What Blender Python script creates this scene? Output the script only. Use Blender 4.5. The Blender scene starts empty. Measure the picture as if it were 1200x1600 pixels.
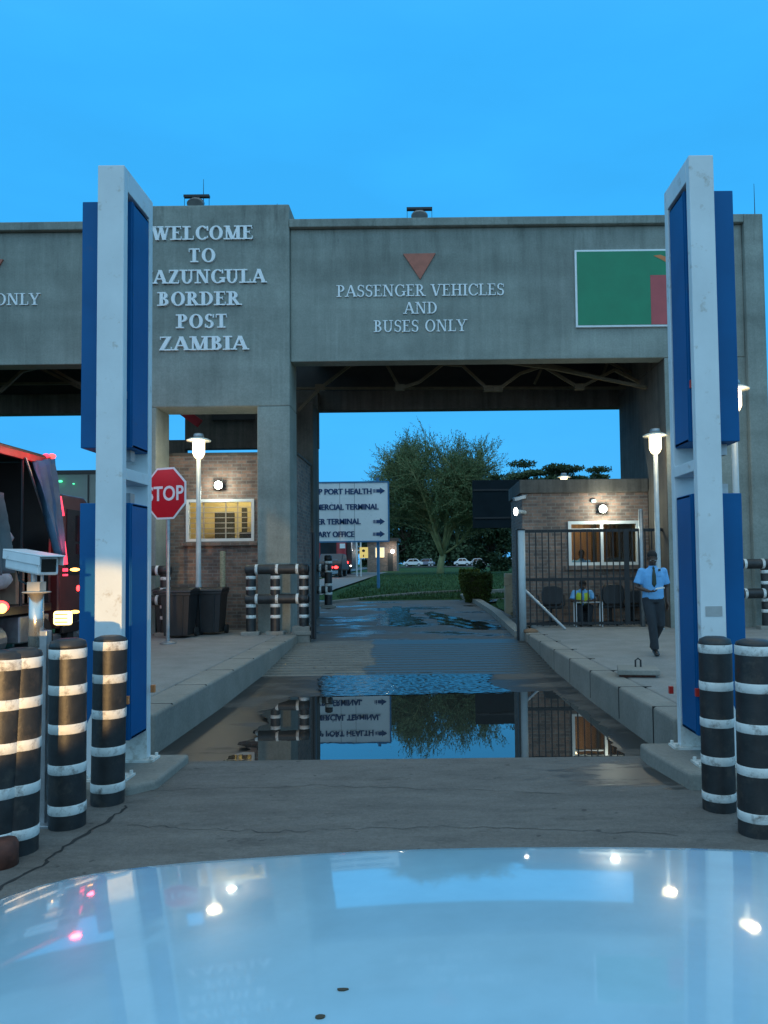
import bpy, bmesh, math, random
from math import radians, sin, cos, tan, pi, sqrt, atan2
from mathutils import Vector, Matrix
random.seed(7)
S = bpy.context.scene
COL = S.collection

# ---------------------------------------------------------------- camera
FPX = 1200.0
PITCH, ROLL = radians(2.5), radians(0.65)
CAMH = 1.9
SX, SY = 67.4, 28.0                      # lens shift, in pixels of a 1200 x 1600 frame
RM = Matrix.Rotation(pi/2 + PITCH, 3, 'X') @ Matrix.Rotation(-ROLL, 3, 'Z')
cam_data = bpy.data.cameras.new('camera')
cam = bpy.data.objects.new('camera', cam_data)
COL.objects.link(cam)
S.camera = cam
cam.matrix_world = Matrix.Translation((0, 0, CAMH)) @ RM.to_4x4()
cam_data.sensor_fit = 'VERTICAL'
cam_data.sensor_height = 36
cam_data.lens = 36 * FPX / 1600
cam_data.shift_x = -SX / 1600
cam_data.shift_y = SY / 1600
cam_data.clip_start = 0.05
cam_data.clip_end = 5000
CP = Vector((0, 0, CAMH))

# ---------------------------------------------------------------- sky, sun, exposure
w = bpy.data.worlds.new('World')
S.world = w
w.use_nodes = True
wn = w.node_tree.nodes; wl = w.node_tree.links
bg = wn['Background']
sky = wn.new('ShaderNodeTexSky')
sky.sky_type = 'NISHITA'
sky.sun_disc = False
sky.sun_elevation = radians(3.0)
sky.sun_rotation = radians(180)
sky.ozone_density = 3.0
sky.air_density = 1.0
sky.dust_density = 0.3
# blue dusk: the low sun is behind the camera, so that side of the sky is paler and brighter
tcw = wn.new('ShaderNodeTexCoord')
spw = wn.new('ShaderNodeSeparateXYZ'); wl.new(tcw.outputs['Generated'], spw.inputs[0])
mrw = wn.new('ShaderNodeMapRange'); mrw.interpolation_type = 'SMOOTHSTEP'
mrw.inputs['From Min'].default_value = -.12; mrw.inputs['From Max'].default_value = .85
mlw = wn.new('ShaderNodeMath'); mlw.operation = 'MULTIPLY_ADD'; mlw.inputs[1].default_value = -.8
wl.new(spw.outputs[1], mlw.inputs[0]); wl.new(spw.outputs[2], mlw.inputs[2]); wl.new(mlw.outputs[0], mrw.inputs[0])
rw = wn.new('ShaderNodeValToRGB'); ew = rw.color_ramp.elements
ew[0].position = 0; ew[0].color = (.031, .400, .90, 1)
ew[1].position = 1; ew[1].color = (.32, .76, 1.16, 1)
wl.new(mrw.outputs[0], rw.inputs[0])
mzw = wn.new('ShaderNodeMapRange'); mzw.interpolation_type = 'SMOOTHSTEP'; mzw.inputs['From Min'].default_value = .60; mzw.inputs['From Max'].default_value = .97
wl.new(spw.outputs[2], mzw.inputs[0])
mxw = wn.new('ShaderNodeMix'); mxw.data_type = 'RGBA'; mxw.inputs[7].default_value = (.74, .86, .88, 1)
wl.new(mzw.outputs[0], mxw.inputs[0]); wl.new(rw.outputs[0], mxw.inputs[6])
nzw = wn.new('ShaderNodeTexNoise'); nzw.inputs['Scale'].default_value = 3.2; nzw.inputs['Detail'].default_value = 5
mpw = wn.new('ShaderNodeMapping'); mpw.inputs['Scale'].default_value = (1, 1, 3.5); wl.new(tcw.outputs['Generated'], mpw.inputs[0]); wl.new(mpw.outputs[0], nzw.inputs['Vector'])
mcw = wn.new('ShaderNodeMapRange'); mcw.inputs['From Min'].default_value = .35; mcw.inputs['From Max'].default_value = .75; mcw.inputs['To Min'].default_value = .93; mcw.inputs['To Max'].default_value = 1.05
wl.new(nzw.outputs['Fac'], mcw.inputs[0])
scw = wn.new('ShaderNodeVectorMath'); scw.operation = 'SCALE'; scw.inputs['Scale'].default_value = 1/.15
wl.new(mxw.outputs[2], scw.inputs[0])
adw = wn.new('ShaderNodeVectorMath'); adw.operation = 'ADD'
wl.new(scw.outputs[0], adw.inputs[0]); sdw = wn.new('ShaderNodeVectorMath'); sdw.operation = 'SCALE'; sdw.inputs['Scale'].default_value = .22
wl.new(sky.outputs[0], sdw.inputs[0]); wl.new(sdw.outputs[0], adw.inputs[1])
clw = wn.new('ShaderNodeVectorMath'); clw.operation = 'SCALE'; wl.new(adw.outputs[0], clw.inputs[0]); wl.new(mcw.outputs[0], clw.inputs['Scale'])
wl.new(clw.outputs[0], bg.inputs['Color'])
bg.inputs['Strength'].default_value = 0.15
sun_d = bpy.data.lights.new('sun', 'SUN')
sun_d.energy = 0.14
sun_d.angle = radians(40)
sun_d.color = (1.0, 0.80, 0.62)
sun = bpy.data.objects.new('sun', sun_d)
COL.objects.link(sun)
sun.rotation_euler = (radians(70), 0, radians(-14))
S.view_settings.view_transform = 'Standard'
S.view_settings.look = 'None'
S.view_settings.exposure = 0.14
S.view_settings.gamma = 1.0
S.view_settings.use_curve_mapping = False

# ---------------------------------------------------------------- where a point of the photo stands
def ray(px, py):
    d = Vector(((px - 600 - SX) / FPX, -(py - 800 - SY) / FPX, -1.0))
    return RM @ d
def P(px, py, Y):                        # on the plane y = Y
    d = ray(px, py); return CP + d * (Y / d.y)
def G(px, py, z):                        # on the level z
    d = ray(px, py); return CP + d * ((z - CAMH) / d.z)
PROF = [(-80, 0), (13.2, 0), (17, .22), (31, .9), (55, 1.2), (140, 1.3), (2500, 1.3)]
def zg(Y):
    for (a, za), (b, zb) in zip(PROF, PROF[1:]):
        if Y <= b: return za + (zb - za) * (Y - a) / (b - a)
    return PROF[-1][1]
def T(px, py):                           # on the terrain
    d = ray(px, py); d = d / d.y
    lo, hi = 1.0, 1500.0
    for _ in range(60):
        m = (lo + hi) / 2
        if CAMH + d.z * m > zg(m): lo = m
        else: hi = m
    return CP + d * lo

# ---------------------------------------------------------------- tagging
ORG = {}
def tag(o, label=None, cat=None, group=None, kind=None):
    if label: o['label'] = label
    if cat: o['category'] = cat
    if group: o['group'] = group
    if kind: o['kind'] = kind
    return o
def empty(name, loc, label=None, cat=None, group=None):
    o = bpy.data.objects.new(name, None)
    COL.objects.link(o)
    o.location = loc
    o.empty_display_size = .2
    ORG[o.name] = Vector(loc)
    return tag(o, label, cat, group)
def copy_tree(o, parent=None, shift=None):
    c = o.copy(); COL.objects.link(c)
    if parent is not None: c.parent = parent
    if shift is not None: c.location = o.location + Vector(shift)
    ORG[c.name] = ORG[o.name] + (Vector(shift) if shift is not None else Vector((0, 0, 0)))
    for ch in [x for x in COL.objects if x.parent == o]: copy_tree(ch, c)
    return c

# ---------------------------------------------------------------- mesh builder
class MB:
    def __init__(s): s.v = []; s.f = []; s.m = []; s.mi = 0
    def add(s, vs, fs):
        n = len(s.v); s.v += [tuple(v) for v in vs]
        for f in fs: s.f.append(tuple(i + n for i in f)); s.m.append(s.mi)
        return s
    def box(s, x0, x1, y0, y1, z0, z1):
        if x0 > x1: x0, x1 = x1, x0
        if y0 > y1: y0, y1 = y1, y0
        if z0 > z1: z0, z1 = z1, z0
        v = [(x0,y0,z0),(x1,y0,z0),(x1,y1,z0),(x0,y1,z0),(x0,y0,z1),(x1,y0,z1),(x1,y1,z1),(x0,y1,z1)]
        return s.add(v, [(3,2,1,0),(4,5,6,7),(0,1,5,4),(1,2,6,5),(2,3,7,6),(3,0,4,7)])
    def bar(s, a, b, w, h, up=(0,0,1)):
        a = Vector(a); b = Vector(b); t = (b - a).normalized(); u = Vector(up)
        r = t.cross(u)
        if r.length < 1e-4: r = t.cross(Vector((1,0,0)))
        r.normalize(); u = r.cross(t)
        v = []
        for p in (a, b):
            for i, j in ((-1,-1),(1,-1),(1,1),(-1,1)): v.append(p + r*(i*w/2) + u*(j*h/2))
        return s.add(v, [(0,1,2,3),(7,6,5,4),(4,5,1,0),(5,6,2,1),(6,7,3,2),(7,4,0,3)])
    def prism(s, poly, y0, y1):           # polygon in x, z swept along y
        n = len(poly)
        v = [(x, y0, z) for x, z in poly] + [(x, y1, z) for x, z in poly]
        a = sum(poly[i][0]*poly[(i+1)%n][1] - poly[(i+1)%n][0]*poly[i][1] for i in range(n))
        fs = [tuple(range(n)), tuple(range(2*n-1, n-1, -1))] + [((i+1)%n, i, i+n, (i+1)%n+n) for i in range(n)]
        if a < 0: fs = [f[::-1] for f in fs]
        return s.add(v, fs)
    def slab(s, poly, z0, z1):            # polygon in x, y
        n = len(poly)
        v = [(x, y, z0) for x, y in poly] + [(x, y, z1) for x, y in poly]
        a = sum(poly[i][0]*poly[(i+1)%n][1] - poly[(i+1)%n][0]*poly[i][1] for i in range(n))
        fs = [tuple(range(n-1, -1, -1)), tuple(range(n, 2*n))] + [(i, (i+1)%n, (i+1)%n+n, i+n) for i in range(n)]
        if a < 0: fs = [f[::-1] for f in fs]
        return s.add(v, fs)
    def xprism(s, poly, x0, x1):          # polygon in y, z swept along x
        n = len(poly)
        v = [(x0, y, z) for y, z in poly] + [(x1, y, z) for y, z in poly]
        a = sum(poly[i][0]*poly[(i+1)%n][1] - poly[(i+1)%n][0]*poly[i][1] for i in range(n))
        fs = [tuple(range(n-1, -1, -1)), tuple(range(n, 2*n))] + [(i, (i+1)%n, (i+1)%n+n, i+n) for i in range(n)]
        if a < 0: fs = [f[::-1] for f in fs]
        return s.add(v, fs)
    def tube(s, pts, rad, n=12, ref=(1,0,0), cap=True):
        pts = [Vector(p) for p in pts]
        if not isinstance(rad, (list, tuple)): rad = [rad]*len(pts)
        rings = []; v = []
        for i, p in enumerate(pts):
            t = (pts[min(i+1, len(pts)-1)] - pts[max(i-1, 0)])
            if t.length < 1e-9: t = Vector((0,0,1))
            t.normalize(); u = Vector(ref) - t*t.dot(Vector(ref))
            if u.length < .1: u = Vector((0,1,0)) - t*t.y
            u.normalize(); q = t.cross(u)
            r = rad[i]; rx, ry = r if isinstance(r, (list, tuple)) else (r, r)
            for k in range(n):
                a = 2*pi*k/n; v.append(p + u*(rx*cos(a)) + q*(ry*sin(a)))
        fs = []
        for i in range(len(pts)-1):
            for k in range(n):
                a = i*n+k; b = i*n+(k+1)%n; fs.append((a, b, b+n, a+n))
        if cap: fs.append(tuple(range(n-1, -1, -1))); fs.append(tuple(range((len(pts)-1)*n, len(pts)*n)))
        return s.add(v, fs)
    def lathe(s, c, prof, n=24):          # prof: (r, z) from the bottom up
        return s.tube([(c[0], c[1], c[2]+z) for r, z in prof], [max(r, 1e-4) for r, z in prof], n)
    def ball(s, c, rx, ry, rz, n=14, m=9):
        v = []; fs = []
        for i in range(m+1):
            a = -pi/2 + pi*i/m; r = max(cos(a), 1e-3)
            for k in range(n):
                b = 2*pi*k/n; v.append((c[0]+rx*r*cos(b), c[1]+ry*r*sin(b), c[2]+rz*sin(a)))
        for i in range(m):
            for k in range(n):
                a = i*n+k; b = i*n+(k+1)%n; fs.append((a, b, b+n, a+n))
        fs.append(tuple(range(n-1, -1, -1))); fs.append(tuple(range(m*n, (m+1)*n)))
        return s.add(v, fs)
    def build(s, name, mats, parent=None, smooth=False, bevel=0, origin=None, remesh=0, seg=2):
        if not isinstance(mats, (list, tuple)): mats = [mats]
        if parent is not None: org = ORG[parent.name]
        elif origin is not None: org = Vector(origin)
        else:
            xs = [v[0] for v in s.v]; ys = [v[1] for v in s.v]; zs = [v[2] for v in s.v]
            org = Vector(((min(xs)+max(xs))/2, (min(ys)+max(ys))/2, min(zs)))
        me = bpy.data.meshes.new(name)
        me.from_pydata([Vector(v) - org for v in s.v], [], s.f)
        for m in mats: me.materials.append(m)
        for p, mi in zip(me.polygons, s.m): p.material_index = mi; p.use_smooth = smooth
        me.update()
        o = bpy.data.objects.new(name, me)
        COL.objects.link(o)
        ORG[o.name] = org
        if parent is not None: o.parent = parent
        else: o.location = org
        if remesh:
            r = o.modifiers.new('remesh', 'REMESH'); r.mode = 'VOXEL'; r.voxel_size = remesh; r.use_smooth_shade = True
            sm = o.modifiers.new('smooth', 'SMOOTH'); sm.factor = .6; sm.iterations = 4
        if bevel:
            b = o.modifiers.new('bevel', 'BEVEL'); b.width = bevel; b.segments = seg; b.limit_method = 'ANGLE'; b.angle_limit = radians(35)
        return o

# ---------------------------------------------------------------- materials
def newmat(name):
    m = bpy.data.materials.new(name); m.use_nodes = True
    nt = m.node_tree; return m, nt, nt.nodes['Principled BSDF']
def N(nt, typ, **kw):
    n = nt.nodes.new(typ)
    for k, v in kw.items():
        if k in n.inputs: n.inputs[k].default_value = v
        else: setattr(n, k, v)
    return n
def vec(nt, stretch=(1,1,1), obj=False):
    if obj: src = N(nt, 'ShaderNodeTexCoord').outputs['Object']
    else: src = N(nt, 'ShaderNodeNewGeometry').outputs['Position']
    mp = N(nt, 'ShaderNodeMapping'); mp.inputs['Scale'].default_value = stretch
    nt.links.new(src, mp.inputs[0]); return mp.outputs[0]
def noise(nt, v, scale, detail=6, rough=.6):
    n = N(nt, 'ShaderNodeTexNoise'); n.inputs['Scale'].default_value = scale
    n.inputs['Detail'].default_value = detail; n.inputs['Roughness'].default_value = rough
    nt.links.new(v, n.inputs['Vector']); return n.outputs['Fac']
def ramp(nt, fac, stops):
    r = N(nt, 'ShaderNodeValToRGB'); e = r.color_ramp.elements
    while len(e) < len(stops): e.new(.5)
    for el, (p, c) in zip(e, stops):
        el.position = p; el.color = (*c, 1) if isinstance(c, (tuple, list)) else (c, c, c, 1)
    nt.links.new(fac, r.inputs[0]); return r.outputs[0]
def mix(nt, fac, a, b, mode='MIX'):
    n = N(nt, 'ShaderNodeMix', data_type='RGBA', blend_type=mode)
    for sock, val in ((n.inputs[0], fac), (n.inputs[6], a), (n.inputs[7], b)):
        if hasattr(val, 'links') or isinstance(val, bpy.types.NodeSocket): nt.links.new(val, sock)
        elif isinstance(val, (tuple, list)): sock.default_value = (*val, 1) if len(val) == 3 else val
        else: sock.default_value = val
    return n.outputs[2]
def math_(nt, op, a, b=0.0, c=None):
    n = N(nt, 'ShaderNodeMath', operation=op)
    for sock, val in zip(n.inputs, (a, b, c if c is not None else 0.0)):
        if isinstance(val, bpy.types.NodeSocket): nt.links.new(val, sock)
        else: sock.default_value = val
    return n.outputs[0]
def bump(nt, b, h, strength, dist=.02):
    n = N(nt, 'ShaderNodeBump'); n.inputs['Strength'].default_value = strength; n.inputs['Distance'].default_value = dist
    nt.links.new(h, n.inputs['Height']); nt.links.new(n.outputs[0], b.inputs['Normal'])
def M(name, col, rough=.6, metal=0, var=.2, sc=3, bmp=0, bsc=60, coat=0, stretch=(1,1,1), spec=.5, dirt=0, dirtcol=(.05,.045,.04), dsc=6, obj=False, emis=0, ecol=None):
    m, nt, b = newmat(name)
    v = vec(nt, stretch, obj)
    n1 = noise(nt, v, sc)
    lo = tuple(c*(1-var) for c in col); hi = tuple(min(1, c*(1+var)) for c in col)
    c = ramp(nt, n1, [(.3, lo), (.7, hi)])
    if dirt:
        d = ramp(nt, noise(nt, v, dsc, 8, .7), [(.62-.25*dirt, 0.0), (.72, 1.0)])
        c = mix(nt, d, c, dirtcol)
    nt.links.new(c, b.inputs['Base Color'])
    b.inputs['Roughness'].default_value = rough; b.inputs['Metallic'].default_value = metal
    b.inputs['Specular IOR Level'].default_value = spec
    b.inputs['Coat Weight'].default_value = coat; b.inputs['Coat Roughness'].default_value = .04
    if bmp: bump(nt, b, noise(nt, vec(nt, (1,1,1), obj), bsc, 4), bmp)
    if emis:
        b.inputs['Emission Color'].default_value = (*(ecol or col), 1); b.inputs['Emission Strength'].default_value = emis
    return m
def emit(name, col, strength):
    m, nt, b = newmat(name)
    b.inputs['Base Color'].default_value = (*col, 1)
    b.inputs['Emission Color'].default_value = (*col, 1); b.inputs['Emission Strength'].default_value = strength
    return m
def concrete(name, a, bcol, stain=.13, streak=True, sc=1.0):
    m, nt, b = newmat(name)
    v = vec(nt)
    c = ramp(nt, noise(nt, v, 1.3*sc, 9, .65), [(.28, a), (.72, bcol)])
    fine = ramp(nt, noise(nt, v, 26*sc, 6, .7), [(.3, .82), (.7, 1.1)])
    c = mix(nt, 1.0, c, fine, 'MULTIPLY')
    if streak:
        st = ramp(nt, noise(nt, vec(nt, (2.6, 2.6, .16)), 2.2, 8, .65), [(.42, 1.0), (.68, 1.0-stain)])
        c = mix(nt, 1.0, c, st, 'MULTIPLY')
        lt = ramp(nt, noise(nt, vec(nt, (4.5, 4.5, .22)), 1.7, 5, .6), [(.56, 0.0), (.78, .20)])
        c = mix(nt, lt, c, tuple(min(1, x*1.5) for x in bcol))
        bd_ = ramp(nt, noise(nt, vec(nt, (.10, .10, 1.7)), 1.3, 3, .5), [(.35, .90), (.65, 1.06)])
        c = mix(nt, 1.0, c, bd_, 'MULTIPLY')
        sp = N(nt, 'ShaderNodeSeparateXYZ'); nt.links.new(v, sp.inputs[0])
        top = N(nt, 'ShaderNodeMapRange'); top.inputs['From Min'].default_value = 8.4; top.inputs['From Max'].default_value = 9.6; nt.links.new(sp.outputs[2], top.inputs[0])
        drip = ramp(nt, noise(nt, vec(nt, (3.4, 3.4, .5)), 1.5, 7, .7), [(.50, 0.0), (.70, .55)])
        c = mix(nt, math_(nt, 'MULTIPLY', drip, top.outputs[0]), c, tuple(x*.35 for x in a))
        bl = ramp(nt, noise(nt, v, .55, 4, .6), [(.35, .86), (.65, 1.08)])
        c = mix(nt, 1.0, c, bl, 'MULTIPLY')
    nt.links.new(c, b.inputs['Base Color'])
    b.inputs['Roughness'].default_value = .85; b.inputs['Specular IOR Level'].default_value = .25
    bump(nt, b, noise(nt, v, 45, 6, .7), .25, .02)
    return m
def brick(name):
    m, nt, b = newmat(name)
    g = N(nt, 'ShaderNodeNewGeometry').outputs['Position']
    sp = N(nt, 'ShaderNodeSeparateXYZ'); nt.links.new(g, sp.inputs[0])
    cb = N(nt, 'ShaderNodeCombineXYZ')
    nt.links.new(math_(nt, 'ADD', sp.outputs[0], sp.outputs[1]), cb.inputs[0]); nt.links.new(sp.outputs[2], cb.inputs[1])
    t = N(nt, 'ShaderNodeTexBrick'); nt.links.new(cb.outputs[0], t.inputs['Vector'])
    t.inputs['Scale'].default_value = 1.0; t.inputs['Brick Width'].default_value = .23; t.inputs['Row Height'].default_value = .082
    t.inputs['Mortar Size'].default_value = .010; t.inputs['Bias'].default_value = -.1
    t.inputs['Color1'].default_value = (.25, .155, .115, 1); t.inputs['Color2'].default_value = (.11, .085, .075, 1); t.inputs['Mortar'].default_value = (.20, .18, .155, 1)
    v = vec(nt)
    c = mix(nt, 1.0, t.outputs['Color'], ramp(nt, noise(nt, v, 5, 8, .75), [(.25, .6), (.75, 1.6)]), 'MULTIPLY')
    c = mix(nt, 1.0, c, ramp(nt, noise(nt, v, .8, 5, .6), [(.3, .7), (.7, 1.15)]), 'MULTIPLY')
    nt.links.new(c, b.inputs['Base Color']); b.inputs['Roughness'].default_value = .85
    h = math_(nt, 'ADD', math_(nt, 'MULTIPLY', t.outputs['Fac'], -1.0), math_(nt, 'MULTIPLY', noise(nt, v, 60, 4), .6))
    bump(nt, b, h, .7, .012)
    return m
def glassmat(name, col=(.8,.9,.9), rough=.02):
    m, nt, b = newmat(name)
    b.inputs['Base Color'].default_value = (*col, 1); b.inputs['Roughness'].default_value = rough
    b.inputs['Transmission Weight'].default_value = 1.0; b.inputs['IOR'].default_value = 1.1
    return m

K = {}
K['concrete'] = concrete('grey_concrete', (.21, .237, .215), (.30, .33, .30))
K['concrete_dark'] = concrete('dark_concrete', (.10, .088, .075), (.16, .142, .12), .4)  # darker brown concrete of inner and rear gantry parts and kiosk roofs
K['pave'] = concrete('pavement_concrete', (.20, .195, .18), (.29, .28, .26), streak=False, sc=1.6)
K['kerb'] = concrete('kerb_concrete', (.20, .19, .165), (.30, .28, .245), streak=False, sc=1.2)
K['brick'] = brick('red_brown_brick')
K['white_frame'] = M('white_frame_paint', (.62, .68, .70), .45, var=.08, sc=2, dirt=.12, dirtcol=(.40, .38, .33), dsc=5, bmp=.06)
K['white_foot'] = M('white_foot_paint', (.66, .66, .62), .6, var=.1, dirt=.55, dirtcol=(.30, .24, .16), dsc=9)
K['blue'] = M('blue_sheet_paint', (.002, .098, .27), .50, var=.12, sc=1.5, dirt=.05, dirtcol=(.03, .10, .22), dsc=3, spec=.2)
K['blue_panel'] = M('blue_panel_face', (.030, .17, .39), .22, var=.16, sc=1.0, spec=.4, coat=.15, dirt=.06, dirtcol=(.10, .17, .28), dsc=2.5)
K['letter_white'] = M('letter_white', (.74, .78, .80), .5, var=.06, sc=6, dirt=.1, dirtcol=(.4, .4, .38))
K['red_triangle'] = M('faded_red_triangle', (.36, .115, .075), .6, var=.15, sc=8)
K['flag_green'] = M('flag_green', (.004, .20, .095), .5, var=.08)
K['flag_red'] = M('flag_red', (.42, .07, .075), .5, var=.1)
K['flag_black'] = M('flag_black', (.015, .015, .017), .5, var=.1)
K['flag_orange'] = M('flag_orange', (.55, .17, .05), .5, var=.1)
K['black_paint'] = M('black_band_paint', (.020, .021, .022), .48, var=.4, sc=7, dirt=.36, dirtcol=(.065, .055, .045), dsc=6, bmp=.12, bsc=35)
K['white_band'] = M('white_band_paint', (.66, .67, .64), .5, var=.14, sc=9, dirt=.42, dirtcol=(.10, .07, .05), dsc=11, bmp=.15, bsc=40)
K['rust'] = M('rusty_brown', (.10, .032, .02), .7, var=.4, sc=14, bmp=.2)
K['galv'] = M('galvanised_steel', (.33, .36, .38), .45, .75, var=.18, sc=10)
K['galv_dull'] = M('grey_painted_pole', (.36, .42, .44), .5, .1, var=.1, sc=6)
K['dark_steel'] = M('dark_steel', (.018, .02, .022), .5, .3, var=.2, sc=8)
K['truss'] = M('ochre_truss_paint', (.11, .085, .05), .6, var=.25, sc=6)
K['roof_sheet'] = M('dark_roof_sheet', (.028, .027, .026), .7, var=.25, sc=3)
K['black_plastic'] = M('black_plastic', (.016, .017, .019), .45, var=.25, sc=5)
K['stop_red'] = M('sign_red', (.52, .008, .018), .35, var=.06)
K['sign_white'] = M('sign_white', (.75, .76, .76), .4, var=.05)
K['board'] = M('pale_sign_board', (.84, .86, .87), .4, var=.07, sc=1.5, dirt=.06, dirtcol=(.4,.42,.42), dsc=3)
K['sign_blue'] = M('sign_lettering_blue', (.012, .055, .16), .5, var=.1)
K['post_blue'] = M('blue_post', (.05, .19, .36), .5, var=.1)
K['asphalt'] = M('asphalt', (.085, .088, .088), .85, var=.25, sc=2, bmp=.3, bsc=90)
K['grass_ground'] = M('grass_ground', (.022, .05, .016), .95, var=.45, sc=.6, bmp=.5, bsc=20)
K['glass'] = glassmat('window_glass')
K['tyre'] = M('tyre_rubber', (.018, .018, .018), .8, var=.2)
K['chrome'] = M('chrome', (.7, .7, .7), .12, 1.0, var=.05)
K['grey_plate'] = M('grey_notice_plate', (.34, .36, .36), .5, var=.1, sc=12)
K['lamp_body'] = emit('lit_lamp_lens', (1.0, .80, .47), 3.2)
K['lamp_hat'] = M('lamp_hat', (.75, .72, .62), .5, var=.05)
K['flood'] = emit('lit_floodlight', (.92, 1.0, .80), 22.0)
K['amber'] = emit('amber_marker', (1.0, .50, .10), 5.0)
K['amber_lamp'] = emit('amber_work_lamp', (1.0, .74, .28), 3.2)
K['tail'] = emit('red_tail_light', (1.0, .03, .03), 7.0)
K['pink_glow'] = emit('red_marker_and_reflection', (1.0, .05, .10), 2.0)  # glow of a marker light and of the painted-in cab reflections
K['green_lamp'] = emit('green_marker', (.1, 1.0, .45), 1.6)
K['white_lamp'] = emit('white_lamp', (1.0, .95, .85), 8.0)

# ================================================================ SETTING
def structure(o): o['kind'] = 'structure'; return o
def ysamples(y0, y1, step=None):
    ys = {y0, y1} | {y for y, _ in PROF if y0 < y < y1}
    if step:
        k = int((y1-y0)/step)
        ys |= {y0 + (y1-y0)*i/max(1, k) for i in range(k+1)}
    return sorted(ys)
def lerp(tab, y):
    if y <= tab[0][0]: return tab[0][1]
    for (a, va), (b, vb) in zip(tab, tab[1:]):
        if y <= b: return va + (vb-va)*(y-a)/(b-a)
    return tab[-1][1]
def strip(name, y0, y1, L, R, off, mt, nx=1, step=None, parent=None, thick=0):
    mb = MB(); v = []; ys = ysamples(y0, y1, step)
    for y in ys:
        a, b = lerp(L, y), lerp(R, y)
        for i in range(nx+1): v.append((a+(b-a)*i/nx, y, zg(y)+off))
    fs = []
    for j in range(len(ys)-1):
        for i in range(nx):
            a = j*(nx+1)+i; fs.append((a, a+1, a+nx+2, a+nx+1))
    mb.add(v, fs)
    return structure(mb.build(name, mt, parent, smooth=False, origin=(0,0,0)))

# the lowest sheet reaches the horizon
def ground_mat():
    m, nt, b = newmat('ground_earth_and_grass'); v = vec(nt)
    c = ramp(nt, noise(nt, v, .35, 8, .65), [(.25, (.024, .062, .020)), (.6, (.042, .095, .032)), (.8, (.07, .095, .045))])
    c = mix(nt, 1.0, c, ramp(nt, noise(nt, v, 6, 6, .7), [(.25, .55), (.75, 1.35)]), 'MULTIPLY')
    nt.links.new(c, b.inputs['Base Color']); b.inputs['Roughness'].default_value = .95; b.inputs['Specular IOR Level'].default_value = .1
    bump(nt, b, noise(nt, v, 14, 6, .8), .8, .08); return m
strip('ground', -80, 2500, [(-80, -1500)], [(-80, 1500)], -.06, ground_mat())

def road_mat(name, a, bcol, wet_bias, wet_x=None, dry_rough=.8, wet_rough=.16, wet_box=None):
    m, nt, b = newmat(name); v = vec(nt)
    c = ramp(nt, noise(nt, vec(nt, (.75, 2.6, 1)), 1.5, 10, .75), [(.30, a), (.70, bcol)])
    c = mix(nt, 1.0, c, ramp(nt, noise(nt, v, 34, 6, .75), [(.25, .72), (.75, 1.2)]), 'MULTIPLY')
    c = mix(nt, 1.0, c, ramp(nt, noise(nt, v, 130, 3, .8), [(.30, .70), (.52, 1.0), (.75, 1.22)]), 'MULTIPLY')
    sp_ = ramp(nt, noise(nt, v, 9, 2, .5), [(.70, 0.0), (.75, .7)])
    c = mix(nt, sp_, c, tuple(x*.35 for x in a))
    dk = ramp(nt, noise(nt, vec(nt, (.8, 2.0, 1)), 2.3, 8, .75), [(.56, 0.0), (.72, .75)])
    c = mix(nt, dk, c, tuple(x*.45 for x in a))
    wetn = noise(nt, vec(nt, (.7, 1.5, 1)), .9, 5, .6)
    if wet_x is not None:
        g = N(nt, 'ShaderNodeNewGeometry').outputs['Position']
        sp = N(nt, 'ShaderNodeSeparateXYZ'); nt.links.new(g, sp.inputs[0])
        gx = math_(nt, 'MULTIPLY', math_(nt, 'SUBTRACT', sp.outputs[0], wet_x), 1.3)
        gx = math_(nt, 'MINIMUM', math_(nt, 'MAXIMUM', gx, -.6), .35)
        wetn = math_(nt, 'ADD', wetn, gx)
    if wet_box is not None:
        g = N(nt, 'ShaderNodeNewGeometry').outputs['Position']
        sp = N(nt, 'ShaderNodeSeparateXYZ'); nt.links.new(g, sp.inputs[0])
        dx = math_(nt, 'DIVIDE', math_(nt, 'SUBTRACT', sp.outputs[0], wet_box[0]), wet_box[2]); dy = math_(nt, 'DIVIDE', math_(nt, 'SUBTRACT', sp.outputs[1], wet_box[1]), wet_box[3])
        rr_ = math_(nt, 'SQRT', math_(nt, 'ADD', math_(nt, 'MULTIPLY', dx, dx), math_(nt, 'MULTIPLY', dy, dy)))
        nn = noise(nt, vec(nt, (1.2, 5.0, 1)), 2.2, 5, .65)
        wetn = math_(nt, 'ADD', math_(nt, 'MULTIPLY', nn, .9), math_(nt, 'MAXIMUM', math_(nt, 'SUBTRACT', .42, math_(nt, 'MULTIPLY', rr_, .42)), -.1))
    wet = ramp(nt, wetn, [(wet_bias, 0.0), (wet_bias+.10, 1.0)])
    c = mix(nt, wet, c, tuple(x*.42 for x in a))
    nt.links.new(c, b.inputs['Base Color'])
    r = ramp(nt, wet, [(0, dry_rough), (1, wet_rough)])
    nt.links.new(r, b.inputs['Roughness'])
    bump(nt, b, math_(nt, 'MULTIPLY', noise(nt, v, 70, 5, .75), math_(nt, 'SUBTRACT', 1.0, math_(nt, 'MULTIPLY', wet, .9))), .22, .012)
    return m
K['slab'] = road_mat('dry_road_slab', (.095, .088, .079), (.175, .163, .146), .60, wet_box=(1.9, 6.9, 1.3, .7), wet_rough=.34)
K['basin'] = road_mat('wet_road_slab', (.06, .054, .046), (.105, .094, .08), .40, wet_rough=.42)
K['ramp'] = road_mat('grooved_ramp_concrete', (.125, .118, .10), (.20, .19, .165), .50, wet_x=-1.15, wet_rough=.38)
K['apron'] = road_mat('apron_tarmac', (.075, .073, .068), (.125, .12, .11), .50)

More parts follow.
